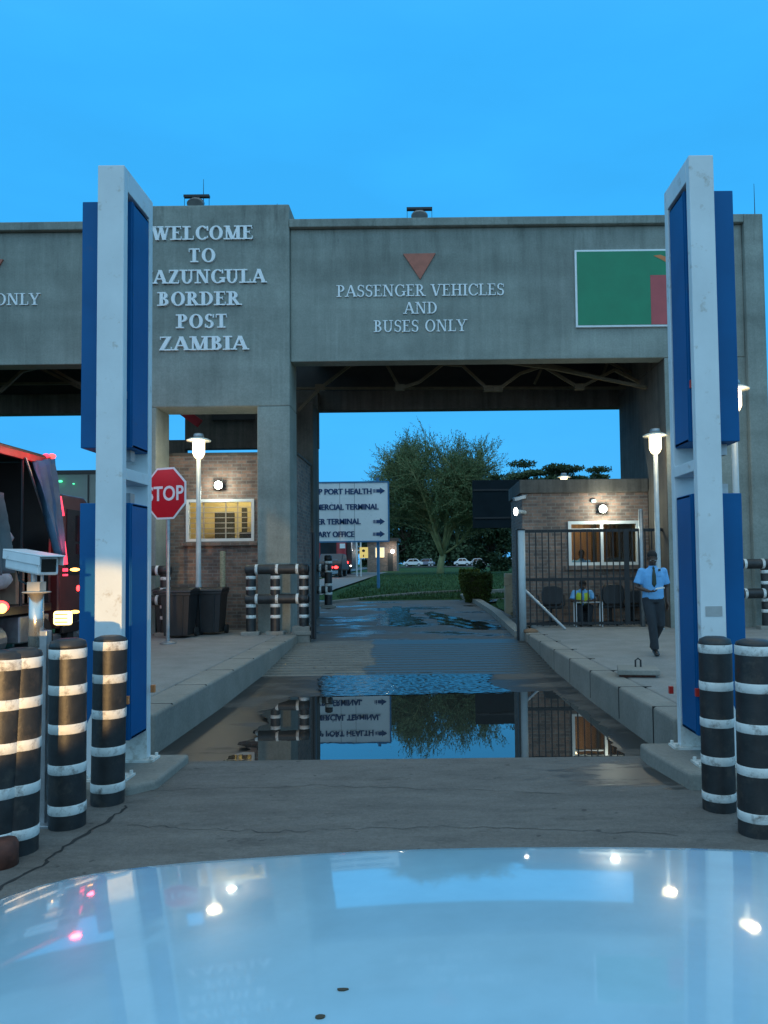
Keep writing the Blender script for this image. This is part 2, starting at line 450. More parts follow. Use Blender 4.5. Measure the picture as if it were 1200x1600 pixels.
# near slab with a clean joint where the paving drops into the puddle
mb = MB()
xs = [-14 + 28*i/56 for i in range(57)]
ys = [-6, 0, 3, 5, 6, 7, 7.53]
v = []; fs = []
for y in ys:
    for x in xs: v.append((x, y, .012 - .0))
for j in range(len(ys)-1):
    for i in range(56): a = j*57+i; fs.append((a, a+1, a+58, a+57))
n = len(v)
for i, x in enumerate(xs): v.append((x, 7.53, -.05))
for i in range(56): a = (len(ys)-1)*57+i; fs.append((a, a+1, n+i+1, n+i))
mb.add(v, fs)
road = structure(mb.build('road', K['slab'], origin=(0, 0, 0)))
# cracks across the slab
def ribbon(pts, w, z):
    mb = MB(); v = []; 
    for i, p in enumerate(pts):
        a = Vector(pts[max(0, i-1)]); b2 = Vector(pts[min(len(pts)-1, i+1)]); t = (b2-a).normalized(); q = Vector((-t.y, t.x, 0))
        ww = w*(.4+.9*random.random())
        c = Vector(p); v += [(*(c+q*ww)[:2], z), (*(c-q*ww)[:2], z)]
    mb.add(v, [(2*i, 2*i+1, 2*i+3, 2*i+2) for i in range(len(pts)-1)]); return mb
def crackline(pxs, w, z=.016, n=9):
    out = []
    for (a, b2) in zip(pxs, pxs[1:]):
        A = G(*a, .012); B = G(*b2, .012)
        for i in range(n):
            p = A.lerp(B, i/n); out.append((p.x + random.uniform(-.02, .02), p.y + random.uniform(-.03, .03)))
    return ribbon([Vector((x, y, 0)) for x, y in out], w, z)
K['crack'] = M('crack_dirt', (.022, .021, .02), .9)
crackline([(-20, 1400), (60, 1355), (110, 1318), (180, 1275), (200, 1258)], .013).build('road_crack', K['crack'], road)
crackline([(200, 1290), (420, 1300), (700, 1292), (1080, 1305)], .003, n=20).build('road_crack', K['crack'], road)
crackline([(230, 1236), (500, 1228), (900, 1240)], .003, n=20).build('road_crack', K['crack'], road)
# basin
mb = MB(); v = []; fs = []
for y, z in ((7.531, -.045), (10.6, -.045), (11.6, -.022), (12.5, -.006), (12.95, .001), (13.2, .0035)):
    for i in range(15): v.append((-3.3+6.2*i/14, y, z))
for j in range(5):
    for i in range(14): a = j*15+i; fs.append((a, a+1, a+16, a+15))
mb.add(v, fs)
structure(mb.build('road_basin', K['basin'], origin=(0, 0, 0)))
def blob_poly(base, amp, f, seedv):
    random.seed(seedv); out = []
    for (a, b2) in zip(base, base[1:] + base[:1]):
        n = max(2, int((Vector(a)-Vector(b2)).length/f))
        for i in range(n):
            t = i/n; x = a[0]+(b2[0]-a[0])*t; y = a[1]+(b2[1]-a[1])*t
            j = 0 if i == 0 else amp
            out.append((x+random.uniform(-j, j), y+random.uniform(-j, j)))
    return out
def water_mat(name, bs, bscale, ior=1.75, stretch=(1,1,1), rough=.004, bd=.02):
    m, nt, b = newmat(name)
    b.inputs['Base Color'].default_value = (.020, .021, .020, 1); b.inputs['Roughness'].default_value = rough
    b.inputs['IOR'].default_value = ior
    if bs: bump(nt, b, noise(nt, vec(nt, stretch), bscale, 3, .55), bs, bd)
    return m
K['still'] = water_mat('still_water', .012, 3.0, 2.0)
K['ripple'] = water_mat('rippled_water', 1.0, 7.0, 2.4, (.35, 1.6, 1), .10, .22)
def sheet(poly, z, name, mt):
    mb = MB(); mb.add([(x, y, z) for x, y in poly], [tuple(range(len(poly)))]); return structure(mb.build(name, mt, origin=(0, 0, z)))
gp = lambda px, py, z=0: tuple(G(px, py, z)[:2])
still = [gp(352, 1182.5), gp(975, 1182.5), gp(958, 1163), gp(948, 1140), gp(915, 1112), gp(862, 1079), gp(810, 1081), gp(660, 1084), gp(505, 1088), gp(452, 1090), gp(432, 1104), gp(405, 1112), gp(424, 1128), gp(392, 1142), gp(404, 1152), gp(372, 1160), gp(386, 1171)]
still[0] = (still[0][0], 7.532); still[1] = (still[1][0], 7.532)
def ragged(poly, amp, f, sd):
    random.seed(sd); o = []
    for i, (a, b2) in enumerate(zip(poly, poly[1:]+poly[:1])):
        n = max(1, int((Vector(a)-Vector(b2)).length/f))
        for k in range(n):
            t = k/n; q = Vector(a).lerp(Vector(b2), t); j = amp if (i > 0 and q.y > 7.6) else 0
            o.append((q.x+random.uniform(-j, j), q.y+random.uniform(-j, j)))
    return o
sheet(ragged(still, .045, .10, 3), 0, 'water', K['still'])
rip = [gp(500, 1089), gp(660, 1085), gp(800, 1082), gp(762, 1066), gp(772, 1054), gp(700, 1050), gp(560, 1050), gp(505, 1053), gp(496, 1068)]
def inside(p, poly):
    c = False
    for (x0, y0), (x1, y1) in zip(poly, poly[1:]+poly[:1]):
        if (y0 > p[1]) != (y1 > p[1]) and p[0] < (x1-x0)*(p[1]-y0)/(y1-y0)+x0: c = not c
    return c
def wavelets(poly, zf, amp, wl_, name='water', dx=.035, dy=.011, sd=1):
    random.seed(sd); comps = [(random.uniform(-.35, .35), wl_*random.uniform(.75, 1.5), random.uniform(0, 6.3), random.uniform(.5, 1)) for _ in range(7)]
    x0, x1 = min(p[0] for p in poly), max(p[0] for p in poly); y0, y1 = min(p[1] for p in poly), max(p[1] for p in poly)
    nx_, ny_ = int((x1-x0)/dx)+1, int((y1-y0)/dy)+1; mb = MB(); v = []
    for j in range(ny_+1):
        for i in range(nx_+1):
            x = x0+(x1-x0)*i/nx_; y = y0+(y1-y0)*j/ny_
            h = sum(a*sin(2*pi*((y+x*k)/L)+ph+.8*sin(x*3.1+ph)) for k, L, ph, a in comps)/3.0
            v.append((x, y, zf(y)+amp*h))
    fs = []
    for j in range(ny_):
        for i in range(nx_):
            a = j*(nx_+1)+i; c = ((v[a][0]+v[a+nx_+2][0])/2, (v[a][1]+v[a+nx_+2][1])/2)
            if inside(c, poly): fs.append((a, a+1, a+nx_+2, a+nx_+1))
    used = sorted({i for f in fs for i in f}); idx = {u_: n for n, u_ in enumerate(used)}
    mb.add([v[u_] for u_ in used], [tuple(idx[i] for i in f) for f in fs])
    return structure(mb.build(name, K['wave'], smooth=True, origin=(0, 0, 0)))
K['wave'] = water_mat('wind_ruffled_water', 0, 1, 2.3, (1, 1, 1), .07)
wavelets(ragged(rip, .05, .10, 5), lambda y: .006, .0036, .062, sd=3)
# grooved ramp
mb = MB(); prof = []
y = 13.2; kk = 0; sl = .22/3.8
while y < 16.6:
    z = (y-13.2)*sl
    prof += [(y, z+.004), (y+.13, z+.13*sl+.008), (y+.14, z+.14*sl-.014), (y+.238, z+.238*sl-.014)]
    y += .245
prof.append((17.0, .224))
v = []; fs = []
for y, z in prof: v += [(-3.1, y, z), (2.6, y, z)]
for i in range(len(prof)-1): fs.append((2*i, 2*i+1, 2*i+3, 2*i+2))
mb.add(v, fs); structure(mb.build('road_ramp', K['ramp'], origin=(0, 0, 0)))
# water lying in the grooves and just before / after the ramp
mb = MB(); y = 13.2
while y < 16.4:
    z = (y+.19-13.2)*sl - .010
    a = -1.3+random.uniform(-.5, .5); b2 = 1.25+random.uniform(-.4, .6)
    for c in range(3):
        x0 = a+(b2-a)*(c+random.uniform(0, .25))/3; x1 = a+(b2-a)*(c+random.uniform(.7, 1))/3
        mb.add([(x0, y+.142, z-.004), (x1, y+.142, z-.004), (x1, y+.237, z-.002), (x0, y+.237, z-.002)], [(0, 1, 2, 3)])
    y += .245
structure(mb.build('water', K['still'], origin=(0, 0, 0)))
# apron beyond the gate, turning left and right round the lawn
Lr = [(17, -3.1), (21.7, -3.05), (22.0, -8), (24.5, -13), (27, -13)]
Rr = [(17, 2.4), (20, 2.3), (23.6, 1.75), (25.0, 1.6), (26.2, 2.0), (28.3, 6.0)]
strip('road_apron', 17.0, 28.0, [(17, -3.1), (21.7, -3.1), (21.75, -14), (28, -14)], [(17, 2.45), (20, 2.45), (24, 2.0), (25.2, 1.9), (26, 3.0), (28, 5.0)], .004, K['apron'], nx=8, step=.5)
def terrain_sheet(pxs, off, name, mt, amp=.0, f=.4, sd=1):
    poly = blob_poly([tuple(T(*p)[:2]) for p in pxs], amp, f, sd)
    mb = MB(); mb.add([(x, y, zg(y)+off) for x, y in poly], [tuple(range(len(poly)))]); return structure(mb.build(name, mt, origin=(0, 0, 0)))
for sd_, q in ((4, [(588, 978), (596, 962), (614, 947), (634, 951), (650, 966), (664, 974), (640, 979)]), (6, [(664, 958), (676, 955), (712, 965), (770, 976), (800, 984), (740, 985), (690, 976)]), (8, [(516, 969), (585, 966), (590, 970), (530, 973)])):
    wavelets(ragged([tuple(T(*p)[:2]) for p in q], .12, .3, sd_), lambda y: zg(y)+.011, .0026, .13, dx=.07, dy=.022, sd=sd_)
# lawns
def lawn(name, y0, y1, L, R, off=.012):
    o = strip(name, y0, y1, L, R, off, bpy.data.materials['ground_earth_and_grass'], nx=14, step=1.2)
    return o
lawn('lawn', 26.0, 75, [(26, -2.0), (27.0, -4.4), (28, -14), (28.5, -14), (29, -3.6), (40, -3.2), (75, -4.2)], [(26, 2.0), (28, 5.0), (75, 40)])
lawn('lawn', 19.0, 26.0, [(19, 2.9), (23.6, 2.05), (26, 2.35)], [(19, 16), (26, 20)], .014)
# footpath and the far road left of the lawn
K['path'] = road_mat('path_paving', (.16, .155, .145), (.23, .22, .205), .75)
strip('path', 28.3, 62, [(28.3, -7.2), (34, -5.6), (62, -5.9)], [(28.3, -3.9), (34, -3.5), (62, -3.2)], .022, K['path'])
strip('far_road', 27.5, 140, [(27.5, -15), (60, -13), (140, -22)], [(27.5, -8.2), (34, -6.4), (62, -6.8), (140, -9)], .018, K['apron'])
K['linepaint'] = M('worn_line_paint', (.5, .5, .47), .7, var=.2, sc=20)
strip('road_line', 29, 62, [(29, -7.75), (34, -6.05), (62, -6.35)], [(29, -7.6), (34, -5.9), (62, -6.2)], .03, K['linepaint'])
strip('car_park', 126, 156, [(84, -14)], [(84, 60)], .02, K['apron'])

# raised pavements either side of the lane
ISZ = .38
def kerbed(name, poly, z0, z1, mt):
    mb = MB(); mb.slab(poly, z0, z1); return structure(mb.build(name, mt, origin=(0, 0, 0), bevel=.035, seg=3))
EL = [(-2.85, 8.05), (-2.87, 17.4)]
ER = [(2.36, 7.3), (2.23, 11.5), (2.10, 16.9)]
kerbed('pavement', [(-7.2, 8.05), (-2.85-.42, 8.05), (-2.87-.42, 17.4), (-3.42, 24.5), (-7.2, 24.5)], -.1, ISZ-.004, K['pave'])
kerbed('kerb', [(-3.262, 8.03), (-2.84, 8.03), (-2.86, 17.4), (-3.05, 17.6), (-3.05, 24.4), (-3.412, 24.4), (-3.282, 17.4)], -.1, ISZ, K['kerb'])
kerbed('pavement', [(2.36+.32, 7.52), (2.23+.32, 11.5), (2.10+.32, 16.9), (2.55, 19.6), (22, 19.6), (22, 7.52)], -.1, ISZ-.004, K['pave'])
kerbed('kerb', [(2.36, 7.50), (2.23, 11.5), (2.10, 16.9), (2.30, 17.4), (2.54, 17.4), (2.412, 16.9), (2.542, 11.5), (2.672, 7.50)], -.1, ISZ, K['kerb'])
def kerb_joints(E, side, y0, y1):
    mb = MB(); y = y0
    while y < y1:
        x = lerp([(b_, a_) for a_, b_ in E], y); q = x-side*.003; r_ = x+side*.40
        mb.box(min(q, r_), max(q, r_), y-.006, y+.006, .0 if y < 13 else .02, ISZ+.0025); y += 1.35+random.uniform(-.08, .08)
    return mb
kerb_joints(EL, -1, 8.6, 17.0).build('kerb_joint', K['crack'], bpy.data.objects['kerb'])
kerb_joints(ER, 1, 8.1, 16.6).build('kerb_joint', K['crack'], bpy.data.objects['kerb.001'])
# low kerb running on past the gate on the right, round the hedge
mb = MB(); pth = [tuple(T(*p)[:2]) for p in [(812, 996), (775, 962), (748, 944), (724, 935), (735, 930), (800, 925)]]
for a, b2 in zip(pth, pth[1:]):
    mb.bar((*a, zg(a[1])+.06), (*b2, zg(b2[1])+.06), .22, .16)
structure(mb.build('kerb', K['kerb'], origin=(0, 0, 0)))
mb = MB()
pth = [tuple(T(*p)[:2]) for p in [(470, 948), (530, 941), (600, 933), (660, 928), (722, 925)]]
for a, b2 in zip(pth, pth[1:]): mb.bar((*a, zg(a[1])+.03), (*b2, zg(b2[1])+.03), .16, .1)
structure(mb.build('kerb', K['kerb'], origin=(0, 0, 0)))

# grass blades over the lawns (near part only)
random.seed(21)
mb = MB()
def blades(n, fx, y0, y1, lo, hi):
    for _ in range(n):
        y = y0 + (y1-y0)*random.random()**1.5; a, b2 = fx(y); x = random.uniform(a, b2)
        h = random.uniform(lo, hi); t = random.uniform(0, pi); wd = random.uniform(.012, .03); z = zg(y)+.01
        dx, dy = wd*cos(t), wd*sin(t); lx, ly = random.uniform(-.05, .05), random.uniform(-.05, .05)
        mb.add([(x-dx, y-dy, z), (x+dx, y+dy, z), (x+lx, y+ly, z+h)], [(0, 1, 2)])
blades(15000, lambda y: (max(-3.2, -2.0-(y-26)*1.2), min(14, 2+(y-26)*1.5)), 26.3, 52, .04, .13)
blades(5000, lambda y: (2.4, 6), 19.6, 26, .04, .12)
K['blade'] = M('grass_blades', (.035, .085, .022), .8, var=.5, sc=.8)
o = mb.build('grass', K['blade'], origin=(0, 0, 0)); tag(o, 'short green grass growing over the lawn beyond the gate', 'grass', kind='stuff')

# ================================================================ LETTERS (serif capitals drawn from strokes)
def arc(cx, cy, rx, ry, a0, a1, Tw, tw, n=18):
    o = []; i = []
    for k in range(n+1):
        a = radians(a0+(a1-a0)*k/n)
        o.append((cx+rx*cos(a), cy+ry*sin(a))); i.append((cx+(rx-Tw)*cos(a), cy+(ry-tw)*sin(a)))
    return o + i[::-1]
def glyph(ch, W, t):
    sh = .075 + W*.35
    def bx(x0, x1, y0, y1): return [(x0, y0), (x1, y0), (x1, y1), (x0, y1)]
    def st(x, w=None, y0=0, y1=1, b=True, tp=True):
        w = w or W; p = []
        a, c = x-w/2, x+w/2
        p += [(a-sh, y0), (c+sh, y0), (c+sh, y0+t), (c, y0+t)] if b else [(a, y0), (c, y0)]
        p += [(c, y1-t), (c+sh, y1-t), (c+sh, y1), (a-sh, y1), (a-sh, y1-t), (a, y1-t)] if tp else [(c, y1), (a, y1)]
        if b: p += [(a, y0+t), (a-sh, y0+t)]
        return p
    def dg(xb, xt, w, y0=0, y1=1): return [(xb-w/2, y0), (xb+w/2, y0), (xt+w/2, y1), (xt-w/2, y1)]
    def sf(x, y): return bx(x-sh-.04, x+sh+.04, y, y+t)
    s = t*1.15
    g = {
    'A': (.90, [dg(.10, .43, s*1.2), dg(.78, .44, W*1.1), bx(.22, .64, .30, .30+t), sf(.10, 0), sf(.78, 0)]),
    'B': (.72, [st(.20), bx(.2, .32, 1-t, 1), bx(.2, .32, .49, .49+t), bx(.2, .32, 0, t), arc(.30, .75, .29, .25, -90, 90, W, t), arc(.31, .27, .34, .27, -90, 90, W, t)]),
    'C': (.82, [arc(.46, .5, .42, .52, 42, 318, W, t), bx(.74, .74+t, .66, .98), bx(.75, .75+t*.8, .12, .26)]),
    'D': (.86, [st(.20), bx(.2, .36, 1-t, 1), bx(.2, .36, 0, t), arc(.34, .5, .46, .5, -90, 90, W, t)]),
    'E': (.72, [st(.20), bx(.2, .64, 1-t, 1), bx(.2, .50, .49, .49+t), bx(.2, .67, 0, t), bx(.60, .64, .77, 1), bx(.63, .67, 0, .25), bx(.47, .50, .40, .62)]),
    'G': (.90, [arc(.46, .5, .42, .52, 48, 320, W, t), bx(.72, .72+t, .70, .98), bx(.70, .70+W, .06, .42), sf(.77, .42-t)]),
    'H': (.92, [st(.20), st(.72), bx(.2, .72, .48, .48+t)]),
    'I': (.40, [st(.20)]),
    'K': (.86, [st(.20), dg(.26, .68, s, .36, 1), dg(.74, .38, W*1.1, 0, .52), sf(.68, 1-t), sf(.74, 0)]),
    'L': (.70, [st(.20), bx(.2, .66, 0, t), bx(.62, .66, 0, .28)]),
    'M': (1.08, [st(.16, s), dg(.52, .20, W*1.1), dg(.54, .86, s), st(.88)]),
    'N': (.94, [st(.16, s), dg(.75, .20, W*1.1), st(.76, s, b=False)]),
    'O': (.92, [arc(.46, .5, .42, .52, 0, 360, W, t, 32)]),
    'P': (.70, [st(.20), bx(.2, .34, 1-t, 1), bx(.2, .34, .44, .44+t), arc(.32, .72, .33, .28, -90, 90, W, t)]),
    'R': (.80, [st(.20), bx(.2, .34, 1-t, 1), bx(.2, .34, .46, .46+t), arc(.32, .73, .32, .27, -90, 90, W, t), dg(.70, .40, W*1.1, 0, .47), sf(.72, 0)]),
    'S': (.64, [arc(.32, .745, .26, .27, 35, 262, W*.85, t), arc(.31, .275, .28, .295, -150, 82, W*.85, t), dg(.40, .24, W*1.2, .44, .58), bx(.54, .54+t*.8, .72, .97), bx(.05, .05+t*.8, .03, .28)]),
    'T': (.76, [st(.38, tp=False), bx(.04, .72, 1-t, 1), bx(.04, .08, .74, 1), bx(.68, .72, .74, 1)]),
    'U': (.90, [st(.20, y0=.3, b=False), st(.70, s, y0=.3, b=False), arc(.43, .31, .30, .33, 180, 360, W*.8, t)]),
    'V': (.86, [dg(.43, .14, W*1.1), dg(.45, .74, s), sf(.14, 1-t), sf(.74, 1-t)]),
    'W': (1.18, [dg(.36, .12, W*1.1), dg(.38, .60, s), dg(.80, .56, W*1.1), dg(.82, 1.04, s), sf(.12, 1-t), sf(.56, 1-t), sf(1.04, 1-t)]),
    'Y': (.82, [st(.41, y1=.46, tp=False), dg(.40, .12, W*1.1, .42, 1), dg(.44, .72, s, .42, 1), sf(.12, 1-t), sf(.72, 1-t)]),
    'Z': (.76, [bx(.08, .68, 1-t, 1), bx(.06, .72, 0, t), dg(.14, .60, W*1.15), bx(.08, .12, .78, 1), bx(.68, .72, 0, .24)]),
    }
    return g.get(ch, (.42, []))
def serif_line(mb, text, pxl, pxr, pyc, cap_px, Y, W=.17, t=.07, depth=.035, gap=.04):
    total = sum(glyph(c, W, t)[0] + gap for c in text) - gap
    a = P(pxl, pyc, Y); b = P(pxr, pyc, Y); sc = (b.x - a.x)/total
    cap = cap_px*Y/FPX; x = a.x; zc = (a.z+b.z)/2
    for c in text:
        wd, ps = glyph(c, W, t)
        for i, p in enumerate(ps):
            mb.prism([(x+u*sc, zc-cap/2+q*cap) for u, q in p], Y-depth-.0012*i, Y+.004)
        x += (wd+gap)*sc
_font_cache = {}
def sans_mesh(text, width, height, bold=0.0):
    key = (text, bold)
    cu = bpy.data.curves.new('lettering', 'FONT'); cu.body = text; cu.size = 1; cu.offset = bold; cu.extrude = .02; cu.resolution_u = 4
    o = bpy.data.objects.new('lettering', cu); COL.objects.link(o)
    bpy.context.view_layer.update()
    me = bpy.data.meshes.new_from_object(o.evaluated_get(bpy.context.evaluated_depsgraph_get()))
    bpy.data.objects.remove(o); bpy.data.curves.remove(cu)
    vs = [v.co.copy() for v in me.vertices]; fs = [tuple(p.vertices) for p in me.polygons]
    bpy.data.meshes.remove(me)
    x0 = min(v.x for v in vs); x1 = max(v.x for v in vs); y0 = min(v.y for v in vs); y1 = max(v.y for v in vs)
    return [((v.x-x0)/(x1-x0)*width, v.z, (v.y-y0)/(y1-y0)*height) for v in vs], fs
def sans_line(mb, text, xl, xr, zc, cap, Y, bold=.02, depth=.01):
    vs, fs = sans_mesh(text, xr-xl, cap, bold)
    mb.add([(xl+x, Y-depth*(.5-z/.04) - depth*.5, zc-cap/2+h) for x, z, h in vs], fs)

# ================================================================ BORDER GANTRY
FY, BY = 17.5, 21.7                       # front and rear planes
GX0, TX0, TX1, GX1 = -19.0, P(172, 600, FY).x, P(454, 600, FY).x, P(1196, 600, FY).x
OX1 = 5.5
zt = lambda px, py, Y=FY: P(px, py, Y).z
ztop, zlin = zt(750, 345), zt(750, 562)
ztow = zt(345, 323)
gan = empty('border_gantry', ((TX0+GX1)/2, FY, ISZ), 'long grey concrete gateway beam with white lettering spanning the lanes on thick legs', 'gateway')
# lettered middle tower with two legs and an opening
zo = zt(330, 637); lx0 = P(246, 750, FY).x; lx1 = P(403.5, 760, FY).x
mb = MB()
mb.box(TX0, TX1, FY-.10, FY+.80, zo, ztow)
tower = mb.build('tower', K['concrete'], gan, bevel=.03)
mb = MB(); mb.box(TX0, lx0, FY-.10, FY+.80, ISZ-.1, zo-.002)
mb.build('leg', K['concrete'], gan, bevel=.02)
mb = MB(); mb.box(lx1, TX1, FY-.10, FY+.80, ISZ-.1, zo-.002)
mb.build('leg', K['concrete'], gan, bevel=.02)
mb = MB(); TYY = FY-.10
for tx, a, b, c in (('WELCOME', 238, 396.5, 365), ('TO', 295, 338, 400), ('KAZUNGULA', 218, 416, 433), ('BORDER', 248, 376, 467.5), ('POST', 277, 356, 502.5), ('ZAMBIA', 249, 388, 537)):
    mb = MB(); serif_line(mb, tx, a, b, c, 22.0, TYY, W=.21, t=.085, depth=.05, gap=.05); mb.build('lettering', K['letter_white'], tower)
# spans
def span(x0, x1, coping_band_right=False):
    mb = MB(); mb.box(x0, x1, FY, FY+.45, zlin, ztop-.16)
    s = mb.build('beam', K['concrete'], gan, bevel=.02)
    mb = MB(); mb.box(x0, x1, FY-.13, FY+.6, ztop-.155, ztop+.04)
    mb.build('coping', K['concrete'], s, bevel=.02)
    return s
rb = P(1166, 600, FY).x
right_span = span(TX1+.002, rb-.002)
left_span = span(GX0, TX0-.002)
mb = MB(); mb.box(rb, GX1, FY-.13, FY+.8, ISZ-.1, ztop+.04)
mb.build('end_pier', K['concrete'], gan, bevel=.025)
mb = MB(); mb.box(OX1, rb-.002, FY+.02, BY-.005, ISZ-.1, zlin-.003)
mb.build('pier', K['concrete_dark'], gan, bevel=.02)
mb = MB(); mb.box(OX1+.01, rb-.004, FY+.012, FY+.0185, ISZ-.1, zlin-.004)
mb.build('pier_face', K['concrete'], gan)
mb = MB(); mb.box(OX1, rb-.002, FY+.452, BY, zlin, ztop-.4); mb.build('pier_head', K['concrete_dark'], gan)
mb = MB()
for tx, a, b, c in (('PASSENGER VEHICLES', 526, 788, 454), ('AND', 631, 683.5, 481.5), ('BUSES ONLY', 584, 729, 509.5)):
    mb = MB(); serif_line(mb, tx, a, b, c, 18.6, FY, W=.145, t=.062, depth=.03); mb.build('lettering', K['letter_white'], right_span)
mb = MB(); A, B, C = P(630, 397.5, FY), P(680.5, 396.5, FY), P(656.5, 437, FY)
mb.prism([(A.x, A.z), (B.x, B.z), (C.x, C.z)], FY-.04, FY+.004); mb.build('arrow_marker', K['red_triangle'], right_span)
mb = MB(); serif_line(mb, 'ONLY', -8, 63, 468, 18.6, FY, W=.145, t=.062, depth=.03); mb.build('lettering', K['letter_white'], left_span)
mb = MB(); A, B, C = P(-44, 407, FY), P(6, 406, FY), P(-19, 446, FY)
mb.prism([(A.x, A.z), (B.x, B.z), (C.x, C.z)], FY-.04, FY+.004); mb.build('arrow_marker', K['red_triangle'], left_span)
# rear beam, roof deck and trusses
zr0 = P(735, 638.5, BY).z
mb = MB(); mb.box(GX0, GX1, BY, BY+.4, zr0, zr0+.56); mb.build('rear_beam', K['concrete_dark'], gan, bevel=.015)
mb = MB(); mb.box(GX0, GX1, BY+.1, BY+.3, zr0+.565, ztop-.3); mb.build('rear_cladding', K['roof_sheet'], gan)
mb = MB(); mb.box(GX0, TX0-.01, FY+.452, BY+.098, 7.65, 7.75); mb.box(TX1+.01, OX1-.01, FY+.452, BY+.098, 7.65, 7.75)
for x in [GX0+.4+i*.42 for i in range(28)]+[TX1+.3+i*.42 for i in range(20)]:
    mb.box(x, x+.12, FY+.46, BY+.09, 7.60, 7.648)
mb.build('roof_deck', K['roof_sheet'], gan)
def truss(pts, Y, wd=.085):
    mb = MB()
    w3 = [P(px, py, Y) for px, py in pts]
    for a, b in zip(w3, w3[1:]): mb.bar(a, b, .07, wd, up=(0, 1, 0))
    return mb
zig = [(466, 642), (500, 607), (548, 570), (602, 566), (625, 607), (655, 597), (692, 569), (722, 571), (763, 609), (778, 609), (812, 584), (848, 572), (905, 606), (960, 578), (1000, 598)]
t1 = truss(zig, 19.6); 
for i in (1, 4, 8, 9, 12):
    c = P(zig[i][0], zig[i][1], 19.6); t1.box(c.x-.12, c.x+.12, 19.54, 19.66, c.z-.05, c.z+.1)
t1.build('truss', K['truss'], gan)
truss([(455, 607), (1005, 606)], 20.9, .06).build('truss_chord', K['truss'], gan)
truss([(790, 566), (860, 575), (1010, 606)], 18.9, .10).build('truss', K['truss'], gan)
truss([(835, 600), (850, 568), (940, 590), (950, 565), (1020, 600)], 20.3, .05).build('truss', K['truss'], gan)
truss([(-70, 615), (0, 612), (35, 580), (60, 574), (125, 606), (180, 610)], 19.6).build('truss', K['truss'], gan)
truss([(-120, 600), (0, 600), (200, 598)], 20.6, .06).build('truss_chord', K['truss'], gan)
truss([(75, 573), (170, 625)], 19.0, .09).build('truss', K['truss'], gan)
# rear half of the tower
mb = MB(); xa = P(294, 670, BY).x
mb.box(xa, -3.03, BY-.3, BY-.003, P(350, 703.5, BY).z, zr0+.5)
mb.box(P(269, 700, BY).x, xa-.003, BY-.3, BY-.003, P(280, 713, BY).z, P(280, 690, BY).z)
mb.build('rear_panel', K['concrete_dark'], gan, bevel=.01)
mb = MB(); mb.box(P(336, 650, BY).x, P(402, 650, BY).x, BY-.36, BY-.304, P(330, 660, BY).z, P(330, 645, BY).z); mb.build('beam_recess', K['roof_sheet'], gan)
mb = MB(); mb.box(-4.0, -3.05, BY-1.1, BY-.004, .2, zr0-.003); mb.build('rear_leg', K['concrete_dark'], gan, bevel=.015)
K['red_steel'] = M('red_steel', (.40, .02, .03), .5)
mb = MB(); mb.bar(P(268, 630, 20), P(312, 662, 20), .12, .22, up=(0, 0, 1)); mb.build('red_brace', K['red_steel'], gan)
# lightning wire and rods along the coping
for x0, x1 in ((GX0, TX0), (TX1, GX1-.3)):
    mb = MB(); n = int((x1-x0)/1.6)
    for i in range(n):
        a = x0+(x1-x0)*i/n; b = x0+(x1-x0)*(i+1)/n
        mb.tube([(a, FY+.1, ztop+.13), ((a+b)/2, FY+.1, ztop+.11), (b, FY+.1, ztop+.13)], .008, 5)
        mb.box(a-.01, a+.01, FY+.09, FY+.11, ztop+.03, ztop+.13)
    mb.build('lightning_wire', K['dark_steel'], gan)
for px, py, h in ((318, 280, 0), (450, 325, 0), (1178, 287, 0), (433, 318, 0)):
    p = P(px, py, FY+.3); mb = MB(); mb.tube([(p.x, p.y, (ztow if px < 454 else ztop)), p], [.012, .005], 5); mb.build('lightning_rod', K['dark_steel'], gan)

def roof_flood(px, py, zb, label):
    p = P(px, py, FY+.25); r = empty('roof_floodlight', (p.x, FY+.2, zb), label, 'floodlight', 'floodlights on top of the gateway')
    x, y, z = p.x, FY+.2, zb
    mb = MB(); mb.tube([(x, y-.16, z+.10), (x, y-.05, z+.16), (x, y+.12, z+.22)], [(.19, .12), (.20, .13), (.10, .09)], 16); mb.box(x-.22, x+.22, y-.1, y+.1, z, z+.06)
    mb.build('lamp_housing', M('floodlight_grey', (.16, .17, .17), .5, .3) if 'fg' not in K else K['fg'], r, bevel=.01)
    mb = MB(); mb.bar((x-.2, y, z+.05), (x-.07, y, z+.30), .03, .03); mb.bar((x+.2, y, z+.05), (x+.07, y, z+.30), .03, .03); mb.bar((x-.06, y-.02, z+.14), (x-.06, y-.02, z+.32), .05, .05); mb.bar((x+.06, y-.02, z+.14), (x+.06, y-.02, z+.32), .05, .05)
    mb.build('bracket', K['dark_steel'], r)
    mb = MB(); mb.box(x-.30, x+.30, y-.05, y+.05, z+.32, z+.375)
    for sx in (-.29, .29): mb.tube([(x+sx, y, z), (x+sx, y, z+.33)], .006, 5)
    mb.build('visor', K['dark_steel'], r)
roof_flood(308.5, 316, ztow, 'grey floodlight under a flat visor on the tall lettered tower')
roof_flood(655.5, 338, ztop+.04, 'grey floodlight under a flat visor above the red triangle')

